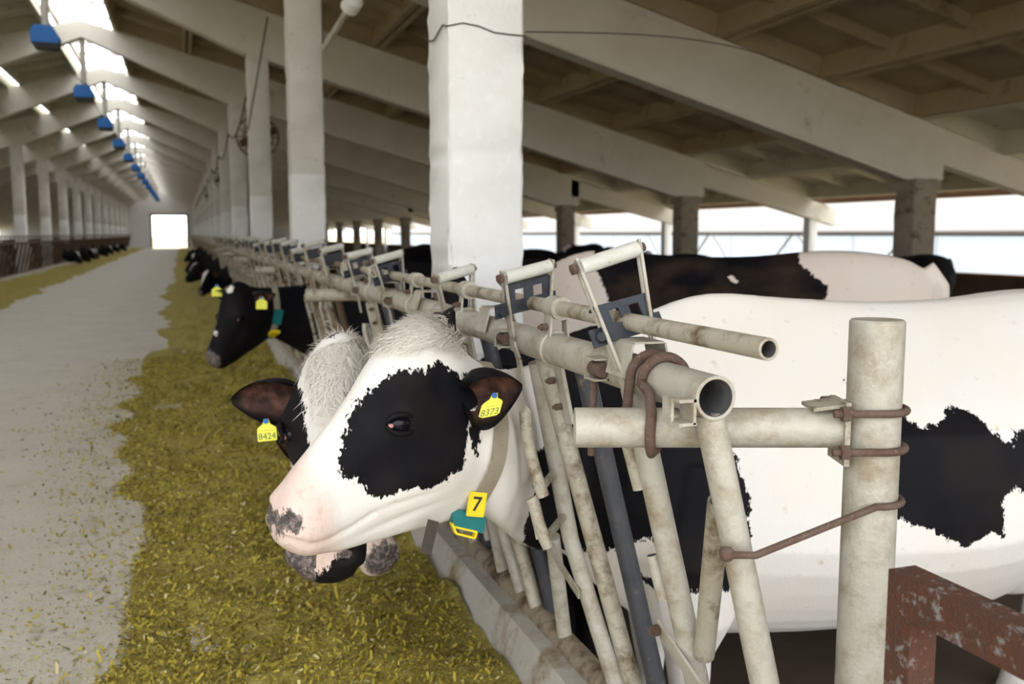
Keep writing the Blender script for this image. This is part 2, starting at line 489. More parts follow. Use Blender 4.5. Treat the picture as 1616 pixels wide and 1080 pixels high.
# outer columns with rough lower shaft, and slim eave posts
ob = MB()
ob.v, ob.f, ob.m = (lambda c: (c.v, c.f, c.m))(column_mesh(.36, ztop(XO) - RD + .04, FLOORC, 5, True, 14))
ob.box((0, 0, ztop(XO) - RD - .05), (.44, .40, .12))
ome = ob.mesh('outer_column', 'outer_col', (0, 0, 0), 40)
pm = column_mesh(.2, ztop(11.85) - RD2 + .04, FLOORC, 6, False, 2).mesh('eave_post', 'lime', (0, 0, 0), 40)
for i, y in enumerate(FR[1:12]):
    tag(link_mesh('outer_column', ome, None, (XO, y, 0)), 'grimy concrete column carrying a rafter near the open right side', 'column', 'outer columns on the right')
    tag(link_mesh('eave_post', pm, None, (11.86, y, 0)), 'slim pale post standing in the open right wall', 'post', 'posts in the open right wall')
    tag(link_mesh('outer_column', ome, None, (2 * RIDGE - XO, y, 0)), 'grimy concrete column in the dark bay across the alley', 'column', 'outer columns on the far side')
# side walls: low knee wall, open strip, wooden eave board
def side_wall(name, sgn):
    def X(x): return x if sgn > 0 else 2 * RIDGE - x
    root = empty(name, (X(12.1), 47, FLOORC), kind='structure')
    b = MB(); b.box((X(12.1), 47.6, (FLOORC + .70) / 2), (.2, 99, .70 - FLOORC)); b.build('knee_wall', 'knee', root)
    b = MB(); b.box((X(12.1), 47.6, .72), (.26, 99, .05)); b.build('sill', 'eave_wood', root)
    b = MB(); b.box((X(12.12), 47.6, 2.06), (.14, 99, .17)); b.build('eave_board', 'eave_wood', root)
    return root
side_wall('wall_right', 1); side_wall('wall_left', -1)
# thin cable across the open strip plus diagonal braces outside
GR = empty('guard_rail', (12.26, 14, .74), 'thin guard rail with diagonal braces along the open right wall', 'guard rail')
b = MB(); b.tube([(12.25, -2, 1.36), (12.25, 96, 1.36)], .018, 6)
b.build('top_wire', 'wire', GR)
for i in range(12):
    b = MB(); y = 4.4 + i * 1.7
    b.bar((12.26, y, .74), (12.26, y + (.75 if i % 2 else -.75), 1.36), .03, .03, (1, 0, 0))
    b.build('brace', 'pole_paint', GR)
# far end wall with open doorway
wl = empty('wall_far', (RIDGE, YEND, 0), kind='structure')
DX0, DX1, DZ = -2.58, .50, 3.1
hw = 13.8
b = MB()
zr = ztop(RIDGE) + .3
b.prism([(RIDGE - hw, YEND, FLOORC), (DX0, YEND, FLOORC), (DX0, YEND, DZ), (DX0, YEND, zr), (RIDGE - hw, YEND, 2.2)], (0, .3, 0))
b.prism([(DX1, YEND, FLOORC), (RIDGE + hw, YEND, FLOORC), (RIDGE + hw, YEND, 2.2), (DX1, YEND, zr - .5)], (0, .3, 0))
b.prism([(DX0, YEND, DZ), (DX1, YEND, DZ), (DX1, YEND, zr - .5), (RIDGE, YEND, zr), (DX0, YEND, zr)], (0, .3, 0))
b.build('gable', 'end_wall', wl, None)
b = MB()
b.box((DX0 - .08, YEND - .05, DZ / 2), (.16, .1, DZ)); b.box((DX1 + .08, YEND - .05, DZ / 2), (.16, .1, DZ)); b.box(((DX0 + DX1) / 2, YEND - .05, DZ + .08), (DX1 - DX0 + .32, .1, .16))
tag(b.build('door_1', 'galv_brown'), kind='structure')
# outside: ground, neighbouring building with pale brick over white panels, a far field
b = MB(); b.box((0, 200, -.5), (600, 800, .3)); tag(b.build('ground', 'ground_out'), kind='structure')
nb = empty('neighbouring_building', (23, 40, 0), 'pale brick building with white lower panels seen through the open right wall', 'building')
b = MB(); b.box((23.5, 45, 3.4), (1, 130, 4.1)); b.build('brick_wall', 'brick_out', nb)
for i in range(32):
    b = MB(); b.box((23.4, -18 + i * 4.05, .48), (1, 4.0, 1.74)); b.build('wall_panel', 'panel_out', nb)
b = MB(); b.box((22.85, 45, 1.42), (.1, 130, .08)); b.build('ledge', 'wire', nb)

# ================================================================== FEED
def vnoise(x, y, s, seed):
    r2 = np.random.default_rng(seed); g = r2.random((64, 64)); x = np.asarray(x) * s; y = np.asarray(y) * s
    xi, yi = np.floor(x).astype(int), np.floor(y).astype(int); fx_, fy_ = x - xi, y - yi
    fx_, fy_ = fx_**2 * (3 - 2 * fx_), fy_**2 * (3 - 2 * fy_)
    a, b_, c, d = g[xi % 64, yi % 64], g[(xi + 1) % 64, yi % 64], g[xi % 64, (yi + 1) % 64], g[(xi + 1) % 64, (yi + 1) % 64]
    return a * (1 - fx_) * (1 - fy_) + b_ * fx_ * (1 - fy_) + c * (1 - fx_) * fy_ + d * fx_ * fy_
def feed_edge(y): return -.36 + .34 * (vnoise(y, y * 0 + 3.3, .55, 11) - .5) + .22 * (vnoise(y, y * 0 + 9.1, 2.2, 12) - .5)
def feed_h(x, y, seed=20):
    e = feed_edge(y); t = np.clip((x - e) / (.80 - e), 0, 1.2)
    h = .105 * t**.8 * (.45 + .9 * vnoise(x, y, 1.6, seed)) + .085 * (vnoise(x, y, 5, seed + 1) - .5) * np.clip(t * 4, 0, 1) + .02 * (vnoise(x, y, 19, seed + 2) - .5) * np.clip(t * 4, 0, 1)
    return np.where(x < e, -.02, np.maximum(h + .004, -.02) * np.clip((x - e) / .25, 0, 1) + .003)
def feed_heap(name, sgn, label):
    b = MB()
    xs = np.linspace(-.75, .885, 90)
    ys = np.concatenate([np.linspace(1.4, 9, 300), np.linspace(9.2, 30, 130), np.linspace(31, 96, 70)]) if sgn > 0 else np.concatenate([np.linspace(6, 40, 150), np.linspace(41, 96, 60)])
    XX, YY = np.meshgrid(xs, ys); Zz = feed_h(XX, YY + (0 if sgn > 0 else 31.7))
    if sgn < 0: XX = 2 * RIDGE - XX
    vs = np.stack([XX, YY, Zz], -1).reshape(-1, 3); n = len(xs)
    fs = [(i * n + j, i * n + j + 1, (i + 1) * n + j + 1, (i + 1) * n + j) for i in range(len(ys) - 1) for j in range(n - 1)
          if max(Zz[i, j], Zz[i, j + 1], Zz[i + 1, j], Zz[i + 1, j + 1]) > -.019]
    b.add(vs.tolist(), fs)
    o = b.build(name, 'feed', None, 180)
    return tag(o, label, 'feed', kind='stuff')
heap = feed_heap('silage', 1, 'yellow-green chopped silage heaped along the headlock fence')
feed_heap('silage', -1, 'yellow-green chopped silage heaped along the dark fence across the alley')
def feed_bits(n=110000):
    u = rng.random(n); y = 1.7 + (u**1.9) * 9.5
    e = feed_edge(y)
    x = e - .02 + (.88 - e) * rng.random(n)
    k = rng.random(n) < .06
    x = np.where(k, e - np.abs(rng.normal(0, .28, n)), x)
    z = np.maximum(feed_h(x, y), 0) + .004
    ln = np.exp(rng.normal(-4.85, .5, n)); ln = np.clip(ln, .003, .05) ; wd = np.clip(ln * .22, .0012, .0035) * (1 + .08 * y)
    ln = ln * (1 + .05 * y)
    a = rng.random(n) * 2 * np.pi; el = rng.normal(0, .45, n)
    d = np.stack([np.cos(a) * np.cos(el), np.sin(a) * np.cos(el), np.sin(el)], -1)
    s = np.stack([-np.sin(a), np.cos(a), rng.normal(0, .6, n)], -1); s /= np.linalg.norm(s, axis=1)[:, None]
    c = np.stack([x, y, z + np.abs(np.sin(el)) * ln * .4], -1)
    hl, hwd = (d * ln[:, None] / 2), (s * wd[:, None])
    v = np.stack([c - hl - hwd, c - hl + hwd, c + hl + hwd, c + hl - hwd], 1).reshape(-1, 3)
    me = bpy.data.meshes.new('silage_blades')
    me.vertices.add(4 * n); me.vertices.foreach_set('co', v.ravel())
    me.loops.add(4 * n); me.loops.foreach_set('vertex_index', np.arange(4 * n))
    me.polygons.add(n); me.polygons.foreach_set('loop_start', np.arange(0, 4 * n, 4)); me.polygons.foreach_set('loop_total', np.full(n, 4))
    for q in ('bit_a', 'bit_b', 'bit_c', 'bit_d'): me.materials.append(MATS[q])
    me.polygons.foreach_set('material_index', rng.choice(4, n, p=[.40, .34, .07, .19]).astype(np.int32))
    me.update(calc_edges=True)
    o = bpy.data.objects.new('silage_blades', me); col.objects.link(o)
    o.parent = heap
    return tag(o, None, None, kind='stuff')
feed_bits()

# ================================================================== HEADLOCK FENCE
def rail_ring(b, y, r=.0395, t=.0045, c=(RX, RZ), n=28):
    b.tube([Vector((c[0] + r * math.cos(a), y, c[1] + r * math.sin(a))) for a in [2 * math.pi * i / n for i in range(n)]], t, 8, closed=True)
PX, PZ = .80, 1.213                            # release pipe
def hexbolt(b, p, d, r=.009, ln=.014):
    p = Vector(p); d = Vector(d).normalized()
    b.tube([p, p + d * ln], r, 6); b.tube([p + d * ln, p + d * (ln + .008)], r * .55, 8)

def lock_unit(root, yc, gm='galv', gd='galv_dirty', rich=True, swing=True, hooks=True):
    # clamp holding the thin release pipe over the rail
    c = MB()
    rail_ring(c, yc)
    c.tube([(PX, yc - .03, PZ), (PX, yc + .03, PZ)], .0265, 20)
    for s in (-1, 1):
        c.bar((RX + s * .022, yc, RZ + .03), (RX + s * .017, yc, PZ), .030, .005, (1, 0, 0))
    c.bar(FP(yc, RZ - .035, -.005), FP(yc - .015, RZ - .17, -.012), .05, .008, (1, 0, .2))
    pc = c.build('pipe_clamp', gm, root)
    for p_ in ((RX - .025, yc + .002, RZ + .052), FP(yc + .02, RZ - .075, -.016), FP(yc + .01, RZ - .135, -.016)):
        bt = MB(); hexbolt(bt, p_, (-1, -.27, 0)); bt.build('clamp_bolt', 'rust', pc)
    MB().tube([FP(yc + .10, RZ - .03, .0), FP(yc - .06, .22, .0)], .0215, 16).build('slanted_bar', gd, root)
    MB().tube([FP(yc - .055, RZ - .04, .035), FP(yc - .115, .22, .035)], .0225, 16).build('rubber_sleeve', 'rubber' if gm == 'galv' else 'galv_brown', root)
    if swing:
        MB().tube([FP(yc + .16, RZ - .05, .0), FP(yc + .18, .78), FP(yc + .19, .60), FP(yc + .13, .40), FP(yc + .07, .22)], .0215, 16).build('swing_bar', gm, root)
        if not hooks: MB().tube([FP(yc + .34, .56), FP(yc + .43, .22)], .021, 14).build('lower_bar', gm, root)
        else: MB().tube([FP(yc + .235, .56), FP(yc + .27, .22)], .021, 14).build('lower_bar', gm, root)
        if rich:
            b = MB(); b.bar(FP(yc + (.255 if hooks else .33), .545, -.024), FP(yc + (.10 if hooks else .14), .47, -.026), .030, .005, (1, 0, .2)); b.build('link_strap', gm, root)
            if not hooks: return
            b = MB(); p = [FP(yc + .265, .945, -.02), FP(yc + .255, .95, -.035), FP(yc + .245, .925, -.042), FP(yc + .235, .84, -.042), FP(yc + .23, .74, -.042), FP(yc + .228, .69, -.042)]
            b.tube(p, .0125, 12); b.bar(FP(yc + .265, .935, -.02), FP(yc + .262, .85, -.02), .008, .020, (1, 0, 0)); b.tube([p[3], FP(yc + .18, .84)], .008, 8); b.build('stop_hook', gm, root)
            b = MB(); p = [FP(yc + .27, .66, -.03), FP(yc + .265, .67, -.04), FP(yc + .255, .64, -.042), FP(yc + .24, .54, -.042)]
            b.tube(p, .0125, 12); b.tube([p[2], FP(yc + .19, .62)], .008, 8); b.build('stop_hook', gm, root)
            b = MB(); b.tube([FP(yc + .255, .43, -.03), FP(yc + .262, .35, -.03)], .010, 10); b.build('hinge_tube', gm, root)

def lock_handle(root, tl, bl, tr, br, mats=('galv', 'roller', 'latch'), plate=.42, rich=True):
    tl, bl, tr, br = (Vector(p) for p in (tl, bl, tr, br))
    h = MB(); ax = (tr - tl).normalized()
    for t_, b_ in ((tl, bl), (tr, br)):
        d = (b_ - t_).normalized(); sd = d.cross(ax).normalized()
        if rich:
            for s in (-1, 1): h.bar(t_ + sd * s * .008 - d * .01, b_ + sd * s * .008, .006, .006, ax)
            h.bar(t_ - d * .016, t_ + d * .016, .022, .006, ax); h.bar(b_ - d * .014, b_ + d * .03, .022, .006, ax)
        else: h.bar(t_ - d * .014, b_, .020, .006, ax)
    # lower crank of the alley-side strap
    d = (bl - tl).normalized()
    h.bar(bl, bl + Vector((.012, -.012, -.045)), .020, .006, (1, 0, 0)); h.bar(bl + Vector((.012, -.012, -.045)), bl + Vector((.022, -.012, -.105)), .026, .006, (1, 0, 0))
    ho = h.build('lock_handle', mats[0], root)
    r = MB(); r.tube([tl + ax * .004, tr - ax * .004], .0160 if rich else .018, 16); r.build('roller', mats[1], ho)
    q = MB(); q.tube([tl - ax * .016, tl + ax * .004], .0075, 8); q.tube([tl - ax * .006, tl - ax * .015], .0115, 6); q.tube([tr, tr + ax * .012], .009, 8); q.build('roller_bolt', 'rust', ho)
    if plate:
        a = tl.lerp(bl, plate); b = tr.lerp(br, plate); dn = ((bl - tl).normalized() + (br - tr).normalized()).normalized()
        ax2 = (b - a).normalized(); nrm = ax2.cross(dn).normalized(); dn = nrm.cross(ax2); W = (b - a).length
        pl = MB()
        R = Matrix((ax2, dn, nrm)).transposed()
        def rect(u0, u1, v0, v1): pl.box(a + ax2 * ((u0 + u1) / 2) + dn * ((v0 + v1) / 2), (u1 - u0, v1 - v0, .005), R)
        if rich:
            rect(-.02, W + .012, .040, .072); rect(0, W, 0, .012); rect(0, .026, .012, .040); rect(W - .024, W, .012, .040); rect(W * .41, W * .60, .012, .040)
            pl.box(a + ax2 * (W / 2) + nrm * .012, (W, .005, .028), R)
            rect(-.03, .0, .04, .075)
            pl.tube([a - ax2 * .014 + dn * .06 - nrm * .012, a - ax2 * .014 + dn * .06 + nrm * .012], .009, 12)
        else: rect(0, W, 0, .06)
        pl.build('latch_plate', mats[2], ho)
    return ho
def rail_box(root, y, m='galv'):
    b = MB()
    prof = [(RX - .045, RZ + .0), (RX - .03, RZ + .062), (RX + .03, RZ + .062), (RX + .045, RZ + .0)]
    pts = [Vector((x, y - .04, z)) for x, z in prof]
    for i in range(3):
        u = (pts[i + 1] - pts[i]); n_ = Vector((-u.z, 0, u.x)).normalized() * .004
        b.prism([pts[i], pts[i + 1], pts[i + 1] + n_, pts[i] + n_], (0, .085, 0))
    return b.build('rail_saddle', m, root)
def socket(root, y, m='galv'):
    b = MB(); x = RX - .045
    b.box((x, y, RZ + .022), (.035, .05, .004)); b.box((x, y, RZ - .018), (.035, .05, .004)); b.box((x - .016, y + .022, RZ), (.004, .006, .042)); b.box((x + .012, y, RZ), (.004, .05, .042))
    s = b.build('pin_socket', m, root)
    q = MB(); q.tube([(x - .004, y - .03, RZ + .002), (x - .004, y + .01, RZ + .002)], .0145, 14); q.build('socket_pin', 'rust', s)
    return s

# --- near panel (rail end open towards the barn entrance)
F0 = empty('headlock_fence_panel', (RX, 1.31, 0), 'galvanised headlock fence panel with open pipe ends holding the cow wearing tag 7', 'fence')
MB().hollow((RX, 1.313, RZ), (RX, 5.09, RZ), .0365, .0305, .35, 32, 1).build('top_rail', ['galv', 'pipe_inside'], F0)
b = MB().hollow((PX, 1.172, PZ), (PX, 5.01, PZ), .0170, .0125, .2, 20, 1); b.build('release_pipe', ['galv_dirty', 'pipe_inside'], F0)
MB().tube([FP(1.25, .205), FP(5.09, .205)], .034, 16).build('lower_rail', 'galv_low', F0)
for yc in (2.0, 2.72, 3.375, 4.2): lock_unit(F0, yc, hooks=yc > 2.1)
# first opening beside the rail end
MB().tube([FP(1.345, RZ - .03), FP(1.30, .22)], .0250, 18).build('upright_bar', 'galv', F0)
MB().tube([FP(1.625, RZ - .03, .0), FP(1.575, .22, .0)], .0245, 18).build('upright_bar', 'galv', F0)
MB().hollow(FP(1.385, .925, .012), FP(1.56, .56, .012), .0205, .016, .05, 18, 1).build('brace_tube', ['galv_dirty', 'pipe_inside'], F0)
b = MB(); b.hollow(FP(1.645, .995, -.026), FP(1.628, .885, -.026), .0135, .0105, .08, 14, 1); b.build('hinge_tube', ['galv_dirty', 'pipe_inside'], F0)
b = MB(); b.hollow(FP(1.632, .748, -.026), FP(1.618, .66, -.026), .0125, .0095, .07, 14, 1); b.build('hinge_tube', ['galv', 'pipe_inside'], F0)
b = MB(); b.bar(FP(1.665, .585, -.03), FP(1.32, .42, -.03), .034, .006, (1, 0, .2)); lk = b.build('link_strap', 'galv', F0)
b = MB(); hexbolt(b, FP(1.655, .58, -.034), (-1, -.35, 0), .012, .016); b.build('strap_bolt', 'rust', lk)
b = MB(); b.bar(FP(1.40, .60, .03), FP(1.24, .52, .03), .034, .006, (1, 0, .2)); b.build('link_strap', 'galv', F0)
# handles of the near panel: top-left, base-left, top-right, base-right
HX0, HX1 = .715, .845
lock_handle(F0, (HX0, 1.68, 1.315), (.757, 1.575, 1.12), (HX1, 1.685, 1.352), (HX1, 1.600, 1.12), plate=.38)
lock_handle(F0, (HX0, 2.13, 1.276), (.757, 2.185, 1.12), (HX1, 2.155, 1.303), (HX1, 2.18, 1.12), plate=.14)
lock_handle(F0, (HX0, 2.76, 1.245), (.757, 2.80, 1.12), (HX1, 2.82, 1.272), (HX1, 2.84, 1.12), plate=None)
lock_handle(F0, (HX0, 3.75, 1.272), (.757, 3.72, 1.12), (HX1, 3.83, 1.300), (HX1, 3.80, 1.12), plate=.15)
lock_handle(F0, (HX0, 4.42, 1.275), (.757, 4.42, 1.12), (HX1, 4.48, 1.300), (HX1, 4.48, 1.12), plate=.15)
for y in (1.585, 2.44, 3.22, 3.86, 4.6): rail_box(F0, y)
for y in (1.675, 2.245, 2.90, 3.66, 4.4): socket(F0, y)
b = MB(); b.tube([(RX - .05, 1.68, RZ - .01), (RX - .05, 1.69, .945)], .0075, 10); b.build('drop_rod', 'rust', F0)
b = MB()
x = RX - .05
b.box((x, 1.335, RZ - .002), (.032, .045, .005)); b.box((x, 1.335, RZ - .040), (.032, .045, .005)); b.box((x - .016, 1.35, RZ - .021), (.005, .030, .042)); b.box((x + .012, 1.335, RZ - .02), (.005, .045, .042))
b.build('end_bracket', 'galv', F0)
# --- standard panel behind it, then copies
PL = 3.76
def std_panel(y0, label, gm='galv', gd='galv_dirty', rich=True, group='headlock panels further along the feed alley'):
    root = empty('headlock_fence_panel', (RX, y0, 0), label, 'fence', group)
    MB().tube([(RX, y0, RZ), (RX, y0 + PL, RZ)], .0365, 18).build('top_rail', gm, root)
    MB().tube([(PX, y0 - .08, PZ), (PX, y0 + PL - .08, PZ)], .0170, 12).build('release_pipe', gd, root)
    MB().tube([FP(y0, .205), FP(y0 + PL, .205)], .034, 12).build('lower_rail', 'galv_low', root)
    MB().tube([(RX - .17, y0 + .16, RZ - .07), (RX + .30, y0 + .02, RZ - .07)], .034, 16).build('cross_pipe', gm, root)
    for k in range(5):
        yc = y0 + .62 + .752 * k
        lock_unit(root, yc, gm, gd, rich)
        dz = (.0, .02, -.03, .01, .02)[k]
        lock_handle(root, (HX0, yc - .44, 1.285 + dz), (.757, yc - .45, 1.12), (HX1, yc - .38, 1.312 + dz), (HX1, yc - .40, 1.12), mats=(gm, 'roller', 'latch'), plate=.15, rich=False)
        rail_box(root, yc - .28, gm)
    return root
P1 = std_panel(5.09, 'galvanised headlock fence panel further down the alley', 'galv_dirty', 'galv_low', rich=True)
for k in range(1, 5):
    c = copy_tree(P1); c.location.y += PL * k
# far panels keep rails and handles apart, bars joined
def far_panel(y0, sgn, label, group, gm, rm_, lowm):
    root = empty('headlock_fence_panel', (RX, y0, 0), label, 'fence', group)
    MB().tube([(RX, y0, RZ), (RX, y0 + PL, RZ)], .0365, 10).build('top_rail', gm, root)
    MB().tube([(PX, y0, PZ), (PX, y0 + PL, PZ)], .0170, 6).build('release_pipe', gm, root)
    MB().tube([FP(y0, .205), FP(y0 + PL, .205)], .034, 8).build('lower_rail', 'galv_brown', root)
    for k in range(5):
        yc = y0 + .62 + .752 * k
        b = MB(); b.tube([FP(yc + .10, RZ), FP(yc - .06, .2)], .024, 6); b.build('slanted_bar', lowm, root)
        b = MB(); b.tube([FP(yc - .06, RZ), FP(yc - .115, .2)], .024, 6); b.build('upright_bar', lowm, root)
        b = MB(); b.tube([FP(yc + .17, RZ), FP(yc + .19, .6), FP(yc + .07, .2)], .024, 6); b.build('swing_bar', lowm, root)
        b = MB()
        b.bar((HX0, yc - .42, 1.29), (.76, yc - .45, 1.08), .02, .008, (1, 0, 0)); b.bar((HX1, yc - .40, 1.31), (HX1, yc - .42, 1.1), .02, .008, (1, 0, 0))
        ho = b.build('lock_handle', gm, root); b = MB(); b.tube([(HX0, yc - .42, 1.29), (HX1, yc - .40, 1.31)], .018, 8); b.build('roller', rm_, ho)
    return root
Q = far_panel(5.09 + PL * 5, 1, 'galvanised headlock fence panel further down the alley', 'headlock panels further along the feed alley', 'galv_dirty', 'roller', 'galv_low')
for k in range(1, 19):
    c = copy_tree(Q); c.location.y += PL * k
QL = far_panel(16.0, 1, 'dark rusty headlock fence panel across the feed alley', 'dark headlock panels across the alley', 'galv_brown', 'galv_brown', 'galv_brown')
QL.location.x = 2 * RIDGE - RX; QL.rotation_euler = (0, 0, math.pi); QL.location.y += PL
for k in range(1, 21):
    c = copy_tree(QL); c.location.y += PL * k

# --- end post with cross pipe
E0 = empty('end_post', (1.11, 1.312, FLOORC), 'thick galvanised end post with a cross pipe clamped to it', 'post')
pp = Vector((1.108, 1.312, 0)); cpz = 1.048
b = MB(); b.tube([(pp.x, pp.y, FLOORC), (pp.x, pp.y, 1.222)], .0455, 32); b.tube([(pp.x, pp.y, 1.222), (pp.x, pp.y, 1.232), (pp.x, pp.y, 1.236)], [.0455, .0455, .042], 32)
b.build('post_pipe', 'galv', E0)
ca, cb = Vector((.628, 1.487, cpz)), Vector((1.062, 1.335, cpz)); cdv = (cb - ca).normalized()
MB().hollow(ca, cb, .0345, .0315, .012, 28, 0).build('cross_pipe', 'galv', E0)
b = MB(); b.bar(cb - cdv * .004 + Vector((0, 0, -.058)), cb - cdv * .004 + Vector((0, 0, .050)), .085, .009, cdv)
b.bar(cb - cdv * .06 + Vector((0, 0, .037)), cb - cdv * .0 + Vector((0, 0, .045)), .07, .006, (0, 0, 1)); b.build('clamp_plate', 'galv_dirty', E0)
px_ = Vector((-cdv.y, cdv.x, 0))
for z in (1.083, 1.018):
    b = MB(); c0 = Vector((pp.x, pp.y, z))
    pts = [c0 + px_ * .052 - cdv * .085] + arc(c0, px_, cdv, .0525, 0, math.pi, 16) + [c0 - px_ * .052 - cdv * .085]
    b.tube(pts, .0068, 10)
    for s in (-1, 1): b.tube([c0 + px_ * .052 * s - cdv * .058, c0 + px_ * .052 * s - cdv * .072], .0135, 6)
    b.build('u_bolt', 'rust', E0)
# reinforcing-bar tie from the fence upright to the post
b = MB(); t0 = FP(1.30, .862, -.034); z1 = .925; c0 = Vector((pp.x, pp.y, z1))
tie = [t0 + Vector((.0, .02, 0)), t0 + Vector((-.004, -.004, 0)), t0 + Vector((.03, -.03, .004))]
ring = arc(c0, (-px_), cdv, .0515, -.15, 1.9, 8)
tie += ring
b.tube(tie, .0062, 10); b.sphere(t0 + Vector((-.004, 0, 0)), .013, 10, 6)
b.build('tie_rod', 'rust', E0)
# rusty hooks that lash the rail onto the cross pipe
def pipe_pt(x, ang_, r_):                      # point round the cross pipe at world x; angle 0 = camera side, 90 = below
    c_ = ca + (cb - ca) * ((x - ca.x) / (cb.x - ca.x)); side = Vector((cdv.y, -cdv.x, 0))
    return c_ + side * (r_ * math.cos(ang_)) + Vector((0, 0, -1)) * (r_ * math.sin(ang_))
for y, front in ((1.487, True), (1.532, False)):
    b = MB(); R0 = .0455
    over = [(RX + R0 * math.cos(a), y, RZ + R0 * math.sin(a)) for a in [math.pi - math.pi * i / 14 for i in range(15)]] + [(RX + R0, y, 1.085)]
    if front: tail = [pipe_pt(.775, 2.5, .044), pipe_pt(.762, 1.9, .044), pipe_pt(.752, 1.3, .044), pipe_pt(.747, .7, .044), pipe_pt(.745, .0, .0445), pipe_pt(.748, -.7, .047), Vector((RX - R0 - .002, 1.452, RZ - .012))]
    else: tail = [Vector((RX - R0 - .012, y - .006, 1.015)), Vector((RX - R0 - .006, y - .003, 1.07))]
    b.tube(tail + over, .0092, 12)
    tag(b.build('lashing_hook', 'rust'), 'rusty bent rod hooked over the rail and under the cross pipe' if front else 'rusty bent rod over the rail pushed against the rail saddle', 'hook')
# rusty gate frame beside the post
G0 = empty('rusty_gate', (.96, 1.0, FLOORC), 'rusty square-tube gate frame beside the thick end post', 'gate')
ga = on_plane(1440, 935, (1.02, 0, 0), np.array([1.0, 0, 0])); gz = float(ga[2])
b = MB(); b.box((1.02, .35, gz), (.05, 1.56, .062)); b.build('top_tube', 'rust_gate', G0)
b = MB(); b.box((1.02, 1.105, (gz - .031 + FLOORC) / 2), (.05, .05, gz - .031 - FLOORC)); b.build('upright_tube', 'rust_gate', G0)
b = MB(); b.box((1.02, -.40, (gz - .031 + FLOORC) / 2), (.05, .05, gz - .031 - FLOORC)); b.build('upright_tube', 'rust_gate', G0)
b = MB(); b.box((1.02, .35, .1), (.045, 1.46, .05)); b.build('lower_tube', 'rust_gate', G0)

# ================================================================== COWS
# head rings: (top p,z) (bottom p,z) and half widths from top to bottom; p runs from muzzle to neck
HEAD = [((-.018, .030), (-.020, .004), (.008, .012, .012, .008)),
        ((-.017, .046), (-.020, -.016), (.032, .044, .044, .028)),
        ((-.008, .066), (-.006, -.034), (.046, .060, .062, .044)),
        ((.008, .092), (.022, -.050), (.050, .068, .072, .052)),
        ((.036, .128), (.058, -.062), (.046, .066, .070, .052)),
        ((.075, .170), (.105, -.069), (.042, .060, .064, .044)),
        ((.125, .222), (.150, -.069), (.044, .062, .066, .042)),
        ((.168, .274), (.200, -.066), (.056, .074, .074, .042)),
        ((.206, .322), (.258, -.062), (.072, .096, .086, .046)),
        ((.246, .362), (.318, -.058), (.078, .106, .092, .050)),
        ((.296, .390), (.375, -.056), (.074, .104, .094, .050)),
        ((.345, .400), (.420, -.052), (.056, .096, .090, .050)),
        ((.392, .380), (.458, -.048), (.040, .088, .086, .054)),
        ((.435, .335), (.492, -.062), (.038, .088, .092, .060))]
TORSO = [((.12, 1.26), (.02, .66), (.045, .11, .15, .10)),
         ((.28, 1.355), (.12, .57), (.05, .20, .25, .16)),
         ((.45, 1.40), (.30, .49), (.055, .25, .31, .20)),
         ((.67, 1.385), (.59, .50), (.08, .30, .35, .25)),
         ((.93, 1.37), (.92, .50), (.11, .335, .38, .28)),
         ((1.19, 1.375), (1.21, .52), (.14, .345, .38, .27)),
         ((1.45, 1.40), (1.49, .57), (.19, .305, .33, .23)),
         ((1.66, 1.395), (1.69, .68), (.16, .255, .26, .15)),
         ((1.83, 1.36), (1.84, .84), (.11, .19, .19, .10)),
         ((1.93, 1.29), (1.925, .95), (.06, .10, .10, .05))]
NR = 40
def ring(T, B, ws, lat):
    T, B, lat = np.array(T), np.array(B), np.array(lat)
    th = 2 * np.pi * np.arange(NR) / NR
    v = (1 - np.cos(th)) / 2
    wv = np.interp(v, [.0, .33, .68, 1.0], ws)
    s = np.sign(np.sin(th)) * np.abs(np.sin(th))**.72 * wv
    return T[None] + (B - T)[None] * v[:, None] + lat[None] * s[:, None]
def loft(b, rings):
    vs = np.concatenate(rings); n = NR
    fs = [(i * n + j, i * n + (j + 1) % n, (i + 1) * n + (j + 1) % n, (i + 1) * n + j) for i in range(len(rings) - 1) for j in range(n)]
    fs += [tuple(range(n)), tuple(range(len(vs) - n, len(vs)))]
    b.add(vs.tolist(), fs)
def refine(rings, k=3):
    out = []
    for i in range(len(rings) - 1):
        p0, p1, p2, p3 = rings[max(i - 1, 0)], rings[i], rings[i + 1], rings[min(i + 2, len(rings) - 1)]
        for q in range(k):
            t = q / k
            out.append(.5 * (2 * p1 + (p2 - p0) * t + (2 * p0 - 5 * p1 + 4 * p2 - p3) * t * t + (3 * p1 - p0 - 3 * p2 + p3) * t**3))
    out.append(rings[-1])
    return out
class Frame:
    def __init__(s, org, heading, pitch=0, scale=1.0, roll=0, bw=1.0, drop=0.0, hw=1.0):
        s.bw = bw; s.drop = drop; s.hw = hw
        h, d, r = math.radians(heading), math.radians(pitch), math.radians(roll)
        a = np.array([math.cos(h), math.sin(h), 0]); lat = np.array([math.sin(h), -math.cos(h), 0]); up = np.array([0, 0, 1.0])
        s.a = a * math.cos(d) + up * math.sin(d); u2 = -a * math.sin(d) + up * math.cos(d)
        s.lat = lat * math.cos(r) + u2 * math.sin(r); s.up = u2 * math.cos(r) - lat * math.sin(r)
        s.o = np.array(org, float); s.k = scale
    def P(s, p, z, l=0.0): return s.o + s.k * (s.a * p + s.up * z + s.lat * (l * s.hw))
    def inv(s, V):
        d = (V - s.o) / s.k
        return d @ s.a, d @ s.up, (d @ s.lat) / s.hw
def limb(b, F, pts, rs, n=14):
    b.tube([Vector(F.P(p, z, l * F.bw)) for p, z, l in pts], [r * F.k for r in rs], n)
